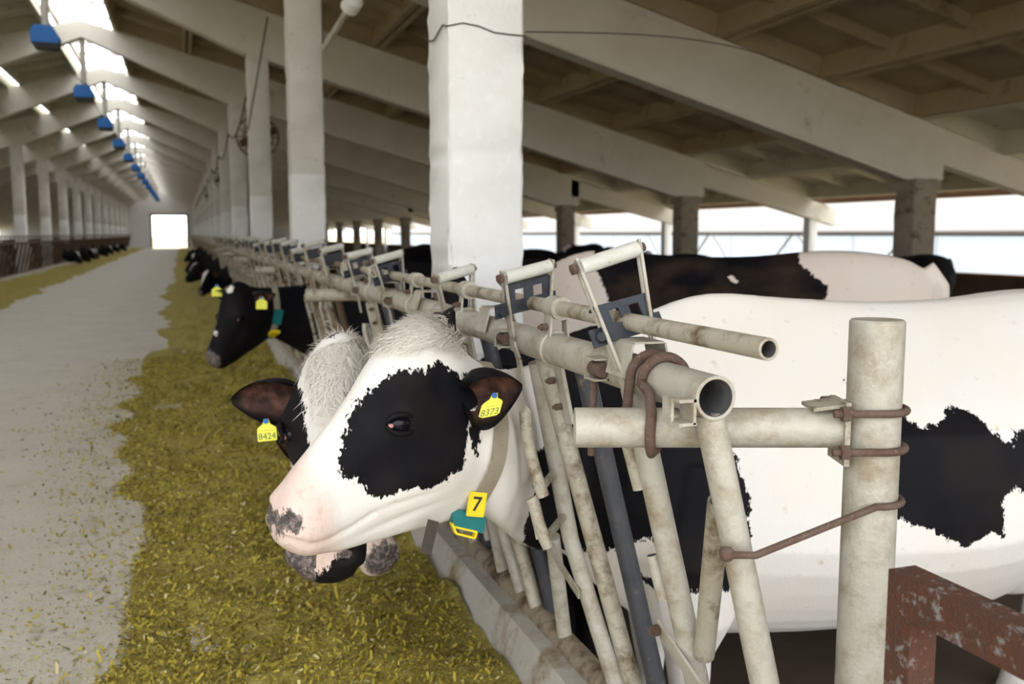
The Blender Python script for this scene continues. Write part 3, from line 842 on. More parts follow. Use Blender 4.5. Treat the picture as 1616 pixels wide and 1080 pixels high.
def sd_poly(u, v, poly):
    poly = np.array(poly); P = np.stack([u, v], -1); d = np.full(len(u), 1e9); inside = np.zeros(len(u), bool)
    for i in range(len(poly)):
        a, c = poly[i], poly[(i + 1) % len(poly)]; e = c - a
        w_ = P - a; t = np.clip((w_ @ e) / max(e @ e, 1e-12), 0, 1)
        d = np.minimum(d, np.linalg.norm(w_ - t[:, None] * e, axis=1))
        cond = ((a[1] > v) != (c[1] > v)) & (u < (c[0] - a[0]) * (v - a[1]) / (c[1] - a[1] + 1e-12) + a[0])
        inside ^= cond
    return np.where(inside, d, -d)
class PixPatch:
    """a coat marking whose outline is laid on an upright plane through the animal's side"""
    def __init__(s, px, p0, n):
        s.n = np.array(n, float) / np.linalg.norm(n); s.u = np.cross([0, 0, 1.0], s.n); s.u /= np.linalg.norm(s.u); s.w = np.cross(s.n, s.u)
        s.poly = [(q @ s.u, q @ s.w) for q in (on_plane(x, y, p0, s.n) for x, y in px)]
    def sd(s, V): return sd_poly(V @ s.u, V @ s.w, s.poly)
def ear_geom(F, side, base, dirv, openv, L=.165, W=.062, cup=.5):
    """cupped leaf-shaped ear; returns verts, faces, ear-inside weight"""
    d = F.a * dirv[0] + F.up * dirv[1] + F.lat * dirv[2] * side; d /= np.linalg.norm(d)
    o = F.a * openv[0] + F.up * openv[1] + F.lat * openv[2] * side; o -= d * (o @ d); o /= np.linalg.norm(o)
    x = np.cross(d, o)
    base = F.P(base[0], base[1], base[2] * side); nu, nv = 22, 13
    vs, wgt = [], []
    for layer in (0, 1):
        for i in range(nu):
            t = i / (nu - 1); wd = W * (np.sin(np.pi * (t * .90 + .085))**.72) * (1 - .25 * t)
            if t < .18: wd *= .62 + .38 * t / .18
            for j in range(nv):
                s = (j / (nv - 1) * 2 - 1); a = s * (1.05 + .75 * (1 - t)) * cup * 2
                rad = wd / max(math.sin(min((1.05 + .75 * (1 - t)) * cup * 2, 1.55)), .5)
                p = base + F.k * (d * (t * L) + x * (rad * math.sin(a)) + o * (rad * (1 - math.cos(a)) - .25 * rad) + d * 0)
                if layer: p = p - o * .007 * F.k * (1 - abs(s)**4) * (1 - .6 * t)
                vs.append(p)
                inn = max(0.0, 1 - (abs(s) / .8)**4) * min(1, t / .15) * max(0, min(1, (.97 - t) / .15)) if not layer else 0
                wgt.append(inn)
    fs = []; K = nu * nv
    for layer in (0, 1):
        for i in range(nu - 1):
            for j in range(nv - 1):
                q = (i * nv + j, i * nv + j + 1, (i + 1) * nv + j + 1, (i + 1) * nv + j)
                fs.append(tuple(layer * K + z for z in (q if not layer else q[::-1])))
    for i in range(nu - 1):
        for j in (0, nv - 1):
            q = (i * nv + j, (i + 1) * nv + j, K + (i + 1) * nv + j, K + i * nv + j)
            fs.append(q if j else q[::-1])
    for j in range(nv - 1):
        i = nu - 1; fs.append((i * nv + j, i * nv + j + 1, K + i * nv + j + 1, K + i * nv + j))
    return np.array(vs), fs, wgt
EYE = (.222, .203, .098)
EYES = {}
def cow_mesh(Hf, Bf, voxel=.012, detail=True, legs=True, ntan=(1.0, 1.0), neckw=None, ears=None, black=None, white=None, base_black=False, pink=True, nose=None, nose_default=True, ear_black=True, extra=()):
    b = MB()
    hr = [ring(Hf.P(*T), Hf.P(*B), [w_ * Hf.k * Hf.hw for w_ in ws], Hf.lat) for T, B, ws in HEAD]
    tr = [ring(Bf.P(*T), Bf.P(B[0], B[1] - Bf.drop * min(1, max(0, (1.9 - B[0]) * 1.6)) * min(1, max(0, (B[0] - .06) / .4))), [w_ * Bf.k * Bf.bw for w_ in ws], Bf.lat) for T, B, ws in TORSO]
    r0, r1 = hr[-1], tr[0]
    dist = np.linalg.norm(r1.mean(0) - r0.mean(0))
    t0 = (hr[-1] - hr[-2]).mean(0); t0 = t0 / np.linalg.norm(t0) * dist * ntan[0]
    t1 = (tr[1] - tr[0]).mean(0); t1 = t1 / np.linalg.norm(t1) * dist * ntan[1]
    neck = []
    for i in range(1, 10):
        t = i / 10; h00, h10, h01, h11 = 2 * t**3 - 3 * t**2 + 1, t**3 - 2 * t**2 + t, -2 * t**3 + 3 * t**2, t**3 - t**2
        R = h00 * r0 + h10 * t0 + h01 * r1 + h11 * t1
        if neckw: c_ = R.mean(0); R = c_ + (R - c_) * (1 + (neckw - 1) * math.sin(math.pi * t))
        neck.append(R)
    loft(b, refine(hr + neck + tr, 3))
    for c_, r_, sc_ in extra: b.sphere(c_, r_, 16, 12, sc_)
    if legs:
        for s in (-1, 1):
            limb(b, Bf, [(.36, .95, .17 * s), (.32, .70, .19 * s), (.34, .54, .18 * s), (.34, .40, .15 * s), (.345, .33, .15 * s), (.35, .20, .15 * s), (.35, .11, .15 * s), (.33, .06, .15 * s), (.32, .0, .15 * s)],
                 [.12, .145, .115, .066, .060, .040, .044, .052, .062])
            limb(b, Bf, [(1.64, 1.10, .14 * s), (1.54, .84, .17 * s), (1.56, .68, .17 * s), (1.72, .52, .15 * s), (1.76, .46, .15 * s), (1.72, .24, .15 * s), (1.705, .12, .15 * s), (1.68, .06, .15 * s), (1.67, .0, .15 * s)],
                 [.14, .17, .12, .062, .056, .040, .045, .055, .064])
        b.sphere(Bf.P(1.48, .58, 0), .17 * Bf.k, 16, 10, (1.15, .9, .85), Matrix((Bf.a, Bf.lat, Bf.up)).transposed())
        limb(b, Bf, [(1.90, 1.33, 0), (1.97, 1.25, 0), (1.985, 1.0, 0), (1.97, .75, 0), (1.97, .5, 0)], [.04, .03, .022, .02, .028])
    me = bpy.data.meshes.new('tmp'); me.from_pydata(b.v, [], b.f)
    bm = bmesh.new(); bm.from_mesh(me); bmesh.ops.triangulate(bm, faces=[f for f in bm.faces if len(f.verts) > 4]); bmesh.ops.recalc_face_normals(bm, faces=bm.faces); bm.to_mesh(me); bm.free()
    ob = bpy.data.objects.new('tmp', me); col.objects.link(ob)
    md = ob.modifiers.new('r', 'REMESH'); md.mode = 'VOXEL'; md.voxel_size = voxel; md.adaptivity = 0
    ms = ob.modifiers.new('s', 'SMOOTH'); ms.factor = .5; ms.iterations = max(2, int(.045 / voxel))
    dg = bpy.context.evaluated_depsgraph_get(); ev = ob.evaluated_get(dg); m2 = bpy.data.meshes.new_from_object(ev, depsgraph=dg)
    bpy.data.objects.remove(ob)
    n = len(m2.vertices); V = np.empty(n * 3); m2.vertices.foreach_get('co', V); V = V.reshape(-1, 3)
    Nn = np.empty(n * 3); m2.vertices.foreach_get('normal', Nn); Nn = Nn.reshape(-1, 3)
    p, z, l = Hf.inv(V); al = np.abs(l)
    near = (p > -.1) & (p < .6) & (z > -.2) & (z < .5) & (al < .2)
    disp = np.zeros(n)
    g = lambda d2, r: np.exp(-d2 / (r * r))
    if detail:
        e2 = (p - EYE[0])**2 + (z - EYE[1])**2 + (al - EYE[2])**2
        e2b = (p - EYE[0] - .005)**2 + (z - EYE[1] - .032)**2 + (al - EYE[2])**2
        disp += .013 * g(e2b, .040) + .006 * g(e2, .05)
        disp -= .009 * g((p - EYE[0])**2 * .45 + (z - EYE[1])**2 * 1.6 + (al - EYE[2])**2, .021)
        disp += .012 * g((p - .34)**2 + (z - .07)**2 + (al - .09)**2 * .3, .085)           # cheek muscle
        disp -= .010 * g((p - .19)**2 + (z - .10)**2 + (al - .07)**2 * .3, .05)            # hollow before the cheek
        disp -= .008 * g((p - .33)**2 + (z - .27)**2 + (al - .09)**2 * .3, .035)           # temple
        nd = (p + .006)**2 + (z - .036)**2 + (al - .040)**2
        disp += .006 * g((p + .002)**2 + (z - .05)**2 + (al - .042)**2, .026)
        disp -= .026 * g((p + .008)**2 * .8 + (z - .034)**2 * 1.6 + (al - .038)**2, .014)  # nostril
        mp = np.array([(-.012, -.006), (.03, -.022), (.08, -.024), (.13, -.008), (.175, .012)])
        md_ = np.abs(sd_poly(p, z, np.concatenate([mp, mp[::-1] + 1e-4])))
        disp -= .0045 * np.exp(-(md_ / .007)**2) * (p < .185)
        disp += .006 * g((p - .035)**2 + (z + .045)**2, .035)                              # chin
        disp += .004 * g((p - .06)**2 + (z - .03)**2 + (al - .07)**2 * .3, .05)            # muzzle pad
        for k_, (pp_, zz_) in enumerate(((.24, .03), (.27, .0), (.22, -.02))):             # soft skin folds along the jaw
            disp -= .003 * np.exp(-((z - zz_ - .22 * (p - pp_)) / .007)**2) * np.exp(-((p - pp_) / .07)**2)
    V = V + Nn * (disp * near * Hf.k)[:, None]
    def field(plist, default):
        if plist is None: return np.full(n, default)
        f = np.full(n, -1.0)
        for q in plist: f = np.maximum(f, q.sd(V) if hasattr(q, 'sd') else q(V, p, z, l))
        return f
    bk = field(black, 1.0 if base_black else -1.0)
    if base_black and black is None: bk = np.full(n, 1.0)
    if white is not None: bk = np.minimum(bk if black is not None else np.full(n, 1.0 if base_black else -1.0), -field(white, -1.0))
    pk = np.zeros(n)
    if pink:
        pk = np.clip(1.0 - (p - .055 + .25 * (z - .02)) / .05, 0, 1) * .75 * near
        pk = np.maximum(pk, g((p - EYE[0] + .018)**2 + (z - EYE[1] + .005)**2 + (al - EYE[2])**2, .016) * .6 * near)
    nz = np.full(n, -1.0)
    if nose is not None: nz = field(nose, -1.0)
    elif nose_default: nz = np.where(near, .012 - (p + .012) , -1.0)
    if detail: nz = np.where(near, np.maximum(nz, .013 - np.sqrt(((p + .008)**2 * .8 + (z - .034)**2 * 1.6 + (al - .038)**2))), -1)
    faces = [tuple(f.vertices) for f in m2.polygons]
    allV, allF = [V], list(faces); er = [np.zeros(n)]; bks, pks, nzs = [bk], [pk], [nz]; off = n
    bpy.data.meshes.remove(m2)
    for (side, base, dirv, openv, L, W, cup) in (ears or []):
        ev_, ef, ew = ear_geom(Hf, side, base, dirv, openv, L, W, cup)
        allV.append(ev_); allF += [tuple(i + off for i in f) for f in ef]; er.append(np.array(ew) * .85); q = len(ev_)
        bks.append(np.full(q, 1.0 if ear_black else -1.0)); pks.append(np.zeros(q)); nzs.append(np.full(q, -1.0)); off += q
    if detail:   # eyelids sit on the skin found by a lateral ray
        bt_ = BVHTree.FromPolygons([tuple(v) for v in V], faces)
        for side in (-1, 1):
            hh = bt_.ray_cast(Vector(Hf.P(EYE[0], EYE[1], .3 * side)), Vector(-Hf.lat * side), .4)
            ls = float(np.abs((np.array(hh[0]) - Hf.o) @ Hf.lat) / Hf.k / Hf.hw) if hh[0] is not None else EYE[2]
            EYES[(id(Hf), side)] = ls
            for up_ in (1, -1):
                pts = []
                for i in range(11):
                    a = math.pi * i / 10
                    pts.append(Vector(Hf.P(EYE[0] - .033 * math.cos(a), EYE[1] + up_ * (.0215 if up_ > 0 else .0185) * math.sin(a)**.8 + .003 * math.cos(a), (ls + .0100 * math.sin(a) - .001) * side)))
                t_ = MB().tube(pts, [(.003 + .0035 * math.sin(math.pi * i / 10)) * Hf.k for i in range(11)], 8)
                q = len(t_.v); allV.append(np.array(t_.v)); allF += [tuple(i + off for i in f) for f in t_.f]; off += q
                lidblack = black_at_eye
                er.append(np.zeros(q)); bks.append(np.full(q, 1.0 if lidblack else -1.0)); pks.append(np.full(q, .5)); nzs.append(np.full(q, -1.0))
    AV = np.concatenate(allV)
    return AV, allF, dict(black=np.concatenate(bks), pink=np.concatenate(pks), nose=np.concatenate(nzs), ear=np.concatenate(er))
black_at_eye = True
def cow_object(geo, org, matname, label, group=None):
    V, Fc, at = geo
    me = bpy.data.meshes.new('cow'); org = np.array(org, float)
    me.from_pydata((V - org).tolist(), [], Fc); me.materials.append(MATS[matname])
    for k, a in at.items():
        q = me.attributes.new(k, 'FLOAT', 'POINT'); q.data.foreach_set('value', a.astype(np.float32))
    me.polygons.foreach_set('use_smooth', [True] * len(me.polygons)); me.update()
    o = bpy.data.objects.new('cow', me); o.location = org; col.objects.link(o)
    return tag(o, label, 'cow', group)
def bvh_of(geo): return BVHTree.FromPolygons([tuple(v) for v in geo[0]], geo[1])
def eyes(Hf, cow, sides=(-1, 1)):
    for s in sides:
        ls = EYES.get((id(Hf), s), EYE[2]); c = Vector(Hf.P(EYE[0] + .002, EYE[1], (ls - .0120) * s)); R = Matrix((Hf.a, Hf.lat, Hf.up)).transposed()
        b = MB(); b.sphere(c, 0.0255 * Hf.k, 24, 16, (1.12, 1, .92), R)
        b.mat(1); b.sphere(Hf.P(EYE[0] - .0245, EYE[1] - .001, (ls - .0005) * s), .0066 * Hf.k, 12, 8, (1.3, .9, .8), R)
        b.build('eye', ['eyeball', 'eye_pink'], cow, 180)
def collar(cow, bvh, c, n, up, wd, r_out=.6, m='strap', off=.005, steps=72):
    """strap shrunk onto the neck: plane through c with normal n"""
    c, n = Vector(c), Vector(n).normalized(); u = (Vector(up) - n * Vector(up).dot(n)).normalized(); v = n.cross(u)
    pts = []
    for i in range(steps):
        a = 2 * math.pi * i / steps; d = u * math.cos(a) + v * math.sin(a)
        hit = bvh.ray_cast(c, d, r_out)
        # outermost skin along the ray
        best = None; o_ = c.copy()
        for _ in range(4):
            h = bvh.ray_cast(o_, d, r_out)
            if h[0] is None: break
            best = (h[0] - c).length; o_ = h[0] + d * .002
            if best > .22: break
        pts.append(best if best else .12)
    pts = np.array(pts); pts = np.minimum(pts, np.median(pts) * 1.8)
    for _ in range(3): pts = np.maximum(pts, (np.roll(pts, 1) + np.roll(pts, -1)) / 2)
    pts += off
    b = MB(); vs, fs = [], []
    for i in range(steps):
        a = 2 * math.pi * i / steps; d = u * math.cos(a) + v * math.sin(a)
        for k_, (r_, s_) in enumerate(((0, -.5), (0, .5), (.004, .5), (.004, -.5))): vs.append(c + d * (pts[i] + r_) + n * (wd * s_))
    for i in range(steps):
        j = (i + 1) % steps
        for k_ in range(4): fs.append((i * 4 + k_, i * 4 + (k_ + 1) % 4, j * 4 + (k_ + 1) % 4, j * 4 + k_))
    b.add(vs, fs)
    o = b.build('collar', m, cow, 50)
    def at_angle(a):
        i = int(round(a / (2 * math.pi) * steps)) % steps; d = u * math.cos(a) + v * math.sin(a)
        return c + d * (pts[i] + .005), d
    return o, at_angle, u, v, n
def text_geom(s, size, origin, right, up, depth=.0006, bold=0.0):
    cu = bpy.data.curves.new('t', 'FONT'); cu.body = s; cu.size = size; cu.align_x = 'CENTER'; cu.align_y = 'CENTER'; cu.offset = bold
    ob = bpy.data.objects.new('t', cu); col.objects.link(ob)
    dg = bpy.context.evaluated_depsgraph_get(); dg.update(); me = bpy.data.meshes.new_from_object(ob.evaluated_get(dg), depsgraph=dg)
    o, r, u = Vector(origin), Vector(right).normalized(), Vector(up).normalized()
    vs = [o + r * v.co.x + u * v.co.y for v in me.vertices]; fs = [tuple(p.vertices) for p in me.polygons]
    bpy.data.objects.remove(ob); bpy.data.curves.remove(cu); bpy.data.meshes.remove(me)
    return vs, fs
def plate(poly, o, r, u, th, b):
    o, r, u = Vector(o), Vector(r).normalized(), Vector(u).normalized(); nn = r.cross(u).normalized()
    b.prism([o + r * x + u * y for x, y in poly], nn * th)
    return nn
def ear_tag(cow, o, r, u, lines, size, name='ear_tag'):
    """flag-shaped tag: neck at the top, printed number"""
    s = size; b = MB()
    poly = [(-.5, -.5), (-.46, -.54), (.46, -.54), (.5, -.5), (.5, .10), (.42, .2), (.20, .34), (.13, .60), (-.13, .60), (-.20, .34), (-.42, .2), (-.5, .10)]
    nn = plate([(x * s, y * s) for x, y in poly], o, r, u, -.0022, b)
    b.mat(1); o2 = Vector(o) + nn * .0006; uu = Vector(u).normalized()
    for t_, sz, dy in lines:
        vs, fs = text_geom(t_, sz * s, o2 + uu * dy * s, r, u); b.add(vs, fs)
    b.mat(2); b.tube([Vector(o) + uu * .5 * s - nn * .004, Vector(o) + uu * .5 * s + nn * .005], .006 * s / .045, 12)
    return b.build(name, ['yellow_tag', 'ink_pale', 'blue'], cow, 40)
def tuft(cow, bvh, Hf, n, spread, ln, m='hair_white', centre=(.345, .40), seed=3, avoid=(), keep=()):
    r2 = np.random.default_rng(seed); b = MB()
    for i in range(n):
        p_ = centre[0] + r2.normal(0, spread[0]); l_ = r2.normal(0, spread[1])
        o_ = Vector(Hf.P(p_, centre[1] + .25, l_)); h = bvh.ray_cast(o_, Vector(-Hf.up), .6)
        if h[0] is None: continue
        hv = np.array([tuple(h[0])])
        if any(q.sd(hv)[0] > -.035 for q in avoid) or (keep and not any(q.sd(hv)[0] > .02 for q in keep)): continue
        nrm = h[1] if h[1].dot(Vector(Hf.up)) > 0 else -h[1]
        L_ = ln * (.45 + .8 * r2.random()); dr = Vector(-Hf.a) * (.55 + .4 * r2.random()) + Vector(Hf.lat) * (r2.normal(0, .35) + 4 * l_) + Vector(Hf.up) * r2.normal(-.15, .25)
        dr = (dr - nrm * dr.dot(nrm)).normalized(); p0 = h[0] - nrm * .002
        q1 = p0 + nrm * L_ * .26 + dr * L_ * .40; q2 = p0 + nrm * L_ * (.12 + .22 * r2.random()) + dr * L_ * .95
        sd = nrm.cross(dr).normalized() * .0009
        b.add([p0 - sd, p0 + sd, q1 + sd * .9, q1 - sd * .9, q2], [(0, 1, 2, 3), (3, 2, 4)])
    return tag(b.build('poll_hair', m, cow, 180), kind='stuff')

# ---------------------------------------------------------------- cow with collar tag 7
Mz = at_depth(447, 835, 1.92); Pl = at_depth(692, 512, 2.10)
H1 = Frame(Mz, math.degrees(math.atan2(Pl[1] - Mz[1], Pl[0] - Mz[0])), 0, 1.0)
B1 = Frame((1.00, 2.50, FLOORC), -8.0, 0, 1.02, bw=1.10, drop=.10)
side_p = H1.P(.25, .2, .09)
eye_patch = [(548, 745), (556, 715), (568, 682), (590, 640), (620, 602), (646, 586), (682, 586), (696, 574), (710, 578), (715, 588), (724, 582), (732, 599), (765, 592), (772, 640), (742, 650),
             (742, 666), (734, 682), (732, 716), (727, 740), (704, 749), (702, 760), (679, 772), (665, 770), (632, 778), (620, 789), (599, 790), (585, 777), (577, 763), (560, 759), (545, 757)]
tri_patch = [(742, 668), (768, 655), (764, 690), (756, 722), (750, 712)]
neck_patch = [(815, 712), (830, 702), (855, 700), (875, 660), (905, 590), (930, 545), (985, 535), (1020, 600), (1060, 650), (1112, 700), (1124, 760), (1115, 850), (1092, 903), (1068, 880), (1040, 905),
              (1000, 915), (1022, 870), (1000, 830), (980, 860), (940, 890), (880, 900), (850, 880), (830, 860), (815, 830), (813, 790), (823, 760), (813, 740)]
flank_patch = [(1408, 622), (1412, 617), (1425, 618), (1440, 628), (1455, 660), (1475, 680), (1500, 675), (1530, 648), (1550, 655), (1570, 690), (1587, 700), (1592, 680), (1616, 674), (1700, 660), (1760, 720), (1700, 780), (1616, 772),
               (1600, 775), (1580, 765), (1562, 775), (1562, 840), (1540, 835), (1510, 858), (1490, 850), (1465, 835), (1445, 830), (1428, 822), (1408, 826)]
nose_px = [(420, 812), (440, 808), (452, 812), (458, 806), (470, 812), (472, 826), (462, 838), (450, 836), (448, 850), (440, 866), (420, 850)]
GEO1 = cow_mesh(H1, B1, .0075, True, True, (.75, .9), neckw=.93,
                ears=[(1, (.385, .262, .075), (.72, .02, .62), (-.35, -.30, .55), .132, .076, .62), (-1, (.385, .325, .060), (.72, .45, .50), (.15, -.25, -.8), .185, .062, .5)],
                black=[PixPatch(eye_patch, side_p, H1.lat), PixPatch(tri_patch, H1.P(.45, .15, .1), H1.lat), PixPatch(neck_patch, (0, 2.30, 0), (0, 1, 0)), PixPatch(flank_patch, (0, 1.98, 0), (0, 1, 0))],
                nose=[PixPatch(nose_px, H1.P(0, 0, .045), H1.lat)])
cow1 = cow_object(GEO1, (1.6, 2.5, FLOORC), 'hide', 'white cow with black eye patch wearing yellow tag 7, head through the fence')
bv1 = bvh_of(GEO1)
eyes(H1, cow1)
tuft(cow1, bv1, H1, 6500, (.040, .032), .050, centre=(.335, .40), avoid=[PixPatch(eye_patch, side_p, H1.lat)])
# collar
cc = H1.P(.475, .13, 0)
cn = np.array(H1.a) * .97 + np.array(H1.up) * -.20
CO, atang, cu_, cv_, cn_ = collar(cow1, bv1, cc, cn, H1.up, .040)
def face_cam_angle(pxy):
    best = None
    for i in range(144):
        a = 2 * math.pi * i / 144; p_, d = atang(a); q = np.array(p_) - CAM
        w_ = q @ FV; X_ = CX + FPX * (q @ RV) / w_; Y_ = CY - FPX * (q @ UV) / w_
        facing = d.dot(Vector(CAM) - p_) > 0
        e = math.hypot(X_ - pxy[0], Y_ - pxy[1])
        if facing and (best is None or e < best[0]): best = (e, a)
    return best[1]
a7 = face_cam_angle((757, 775)); p7, d7 = atang(a7)
dep7 = float((np.array(p7) - CAM) @ FV)
lat1, a1 = Vector(H1.lat), Vector(H1.a)
d7 = (lat1 * .95 - a1 * .22 + Vector((0, 0, .05))).normalized()
p7 = Vector(at_depth(752, 797, dep7 - .012))
upv = (Vector((0, 0, 1)) + a1 * .20); upv = (upv - d7 * upv.dot(d7)).normalized(); rt = upv.cross(d7).normalized()
b = MB(); s = .0265
nn = plate([(x * s, y * s) for x, y in [(-.78, -1), (.74, -1), (.78, -.95), (.78, 1.0), (.60, 1.08), (-.60, 1.08), (-.78, 1.0)]], p7 - d7 * .004, rt, upv, .005, b)
for x0, x1, y0, y1 in ((-.78, .78, .90, 1.08), (-.78, .78, -1.0, -.88), (-.78, -.68, -1, 1), (.68, .78, -1, 1)):
    plate([(x0 * s, y0 * s), (x1 * s, y0 * s), (x1 * s, y1 * s), (x0 * s, y1 * s)], p7 + d7 * .001, rt, upv, .0022, b)
b.mat(1); vs, fs = text_geom('7', s * 1.75, p7 + d7 * .0018, rt, upv, bold=.0006); b.add(vs, fs)
b.build('number_plate', ['yellow', 'ink'], CO, 30)
p8 = Vector(at_depth(739, 823, dep7 - .002))
t8, u8, d8 = -rt, upv, d7
t8 = (rt * .98 + upv * -.10).normalized()
b = MB(); oc = p8 - d8 * .022
b.prism([oc + t8 * x + u8 * y for x, y in ((-.036, -.014), (.036, -.021), (.042, -.012), (.040, .016), (-.026, .022), (-.042, .010))], d8 * .026)
b.build('transponder', 'teal', CO, 30)
b = MB(); oc = Vector(at_depth(731, 838, dep7 - .002))
for (x0, y0), (x1, y1) in (((-.032, .012), (-.018, -.008)), ((-.018, -.008), (.028, -.011)), ((.028, -.011), (.031, .004)), ((-.026, .006), (.031, .004))):
    b.bar(oc + t8 * x0 + u8 * y0, oc + t8 * x1 + u8 * y1, .016, .0045, u8)
b.build('buckle', 'yellow', CO, 30)
# loose strap end below the throat
b = MB()
b.bar(at_depth(684, 822, 2.04), at_depth(672, 874, 2.02), .026, .005, (.3, -1, .1)); b.build('strap_end', 'strap_dark', CO)
et = at_depth(774, 640, 1.90)
ear_hit = bv1.ray_cast(Vector(CAM), Vector(ray(776, 640)).normalized(), 4)
eo = (ear_hit[0] if ear_hit[0] else Vector(et)) - Vector(FV) * .012
ear_tag(cow1, eo, Vector(RV) * .9 + Vector(UV) * .18, Vector(UV) + Vector(RV) * .28, [('8373', .44, -.32), ('········', .24, -.04)], .047)
# stop hooks of the lock the animal stands in: they stand off the swing bar, clear of the neck
for pxs, plate_px, arm_px in (([(836, 646), (829, 652), (831, 690), (842, 735), (853, 772), (858, 784)], [(826, 655), (831, 704)], (850, 690)),
                              ([(838, 786), (843, 796), (850, 826), (860, 852), (866, 864)], [(838, 795), (850, 850)], (866, 830))):
    hq = bv1.ray_cast(Vector(CAM), Vector(ray(*pxs[2])).normalized(), 5)
    dq = 2.2
    for q in pxs + plate_px:
        hq = bv1.ray_cast(Vector(CAM), Vector(ray(*q)).normalized(), 5)
        if hq[0] is not None: dq = min(dq, float((np.array(hq[0]) - CAM) @ FV) - .022)
    b = MB(); hp = [Vector(at_depth(x_, y_, dq)) for x_, y_ in pxs]
    b.tube(hp, .0145, 14)
    b.bar(Vector(at_depth(*plate_px[0], dq + .012)), Vector(at_depth(*plate_px[1], dq + .012)), .012, .02, Vector(FV))
    zz = hp[-2].z; b.tube([hp[-2], FP(2.185, zz - .01, -.005)], .010, 10)
    b.build('stop_hook', 'galv_dirty', F0)
b = MB(); b.tube([(RX - .005, 4.70, 1.205), (RX - .005, 4.712, 1.205)], .062, 24); b.build('round_plate', 'galv_dirty', F0)
# ---------------------------------------------------------------- neighbour with tag 8424, face hanging towards the alley
m2_ = at_depth(512, 893, 2.16); q2_ = at_depth(530, 550, 2.43)
H2 = Frame(m2_, math.degrees(math.atan2(q2_[1] - m2_[1], q2_[0] - m2_[0])) - 2, 11, 1.10, hw=1.16)
B2 = Frame((1.04, 3.20, FLOORC), -5, 0, .91, bw=.76)
vn = np.array([FV[0], FV[1], 0])
pf = (H2.P(.25, .33, 0))
blaze = [(478, 548), (520, 530), (552, 528), (590, 540), (598, 562), (586, 585), (560, 605), (548, 630), (538, 662), (530, 672), (524, 700), (514, 720), (506, 703), (497, 682), (490, 659), (485, 636), (478, 613), (468, 608), (472, 580)]
muz2 = [(478, 850), (560, 845), (540, 872), (520, 890), (505, 905), (495, 902), (476, 895), (486, 875)]
cheek = [(428, 725), (470, 738), (468, 800), (440, 790)]
GEO2 = cow_mesh(H2, B2, .009, True, True, (.9, 1.0), neckw=.95,
                ears=[(-1, (.375, .245, .075), (.10, -.16, .9), (-.75, -.1, .3), .185, .064, .55), (1, (.375, .275, .075), (.15, .12, .9), (-.75, -.1, .3), .175, .060, .55)],
                base_black=True, white=[PixPatch(blaze, pf, vn), PixPatch(muz2, H2.P(0, .03, 0), vn), PixPatch(cheek, H2.P(.2, .05, -.07), vn)],
                nose=[lambda V, p, z, l: np.where((p < .06) & (l < -.012), .01, -1.0)])
cow2 = cow_object(GEO2, (1.6, 3.26, FLOORC), 'hide', 'black cow with white forehead and ear tag 8424 beside the tag 7 cow')
bv2 = bvh_of(GEO2)
eyes(H2, cow2)
tuft(cow2, bv2, H2, 6500, (.06, .036), .055, centre=(.31, .39), seed=5, keep=[PixPatch(blaze, pf, vn)])
eh = bv2.ray_cast(Vector(CAM), Vector(ray(420, 660)).normalized(), 4)
eo = (eh[0] if eh[0] else Vector(at_depth(420, 672, 2.3))) - Vector(FV) * .02
eo = Vector(at_depth(421, 680, max(1.9, (Vector(eo) - Vector(CAM)).dot(Vector(FV)) - .01)))
ear_tag(cow2, eo, Vector(RV) + Vector(UV) * .10, Vector(UV) - Vector(RV) * .08, [('8424', .46, -.30), ('··········', .24, .0)], .050)
# ---------------------------------------------------------------- third cow, only muzzle, one ear and black neck in view
m3_ = at_depth(602, 890, 3.0)
H3 = Frame(m3_, 104, 8, .94)
B3 = Frame((.98, 3.74, FLOORC), -8, 0, .83, bw=.56)
GEO3 = cow_mesh(H3, B3, .012, True, True, (1.0, 1.0), neckw=.86,
                ears=[(-1, (.375, .275, .075), (.3, .3, .8), (-.7, -.1, .3), .165, .058, .55), (1, (.375, .275, .075), (.15, .12, .9), (-.75, -.1, .3), .165, .058, .55)],
                base_black=True, extra=[((.985, 3.62, 1.03), .13, (.8, .7, 1.0)), ((1.005, 3.60, 1.13), .085, (.8, .7, 1.25)), ((1.01, 3.59, 1.215), .035, (.7, .7, 1.2))],
                white=[lambda V, p, z, l: np.where((p < .17) & (p > -.1) & (z < .2) & (np.abs(l) < .2), .02, -1.0)])
cow3 = cow_object(GEO3, (1.5, 3.68, FLOORC), 'hide', 'black cow with pale brown muzzle feeding behind the tag 8424 cow')
eyes(H3, cow3)
# ---------------------------------------------------------------- big cow behind the fence: white shoulder, black back, white rump
H4 = Frame((1.05, 5.75, .25), -42, 5, 1.0)
sh, rp = np.array([1.97, 4.56]), np.array([3.28, 3.58])
hd4 = math.degrees(math.atan2(rp[1] - sh[1], rp[0] - sh[0]))
dir4 = (rp - sh) / np.linalg.norm(rp - sh)
B4 = Frame((*(sh - dir4 * .42), FLOORC), hd4, 0, 1.085)
c4 = (sh + rp) / 2
n4 = np.array([-dir4[1], dir4[0], 0])
black4 = [(928, 360), (936, 420), (952, 440), (968, 470), (1000, 500), (1040, 640), (1290, 640), (1300, 500), (1296, 482), (1303, 466), (1306, 450), (1284, 434), (1262, 415), (1255, 360)]
spot4 = [(1150, 432), (1160, 436), (1167, 444), (1157, 445)]
GEO4 = cow_mesh(H4, B4, .014, False, True, (.8, 1.0), black=[PixPatch(black4, (c4[0], c4[1] - .1, 0), n4)], ears=[(1, (.375, .275, .075), (.15, .12, .9), (-.75, -.1, .3), .165, .058, .55), (-1, (.375, .275, .075), (.15, .12, .9), (-.75, -.1, .3), .165, .058, .55)])
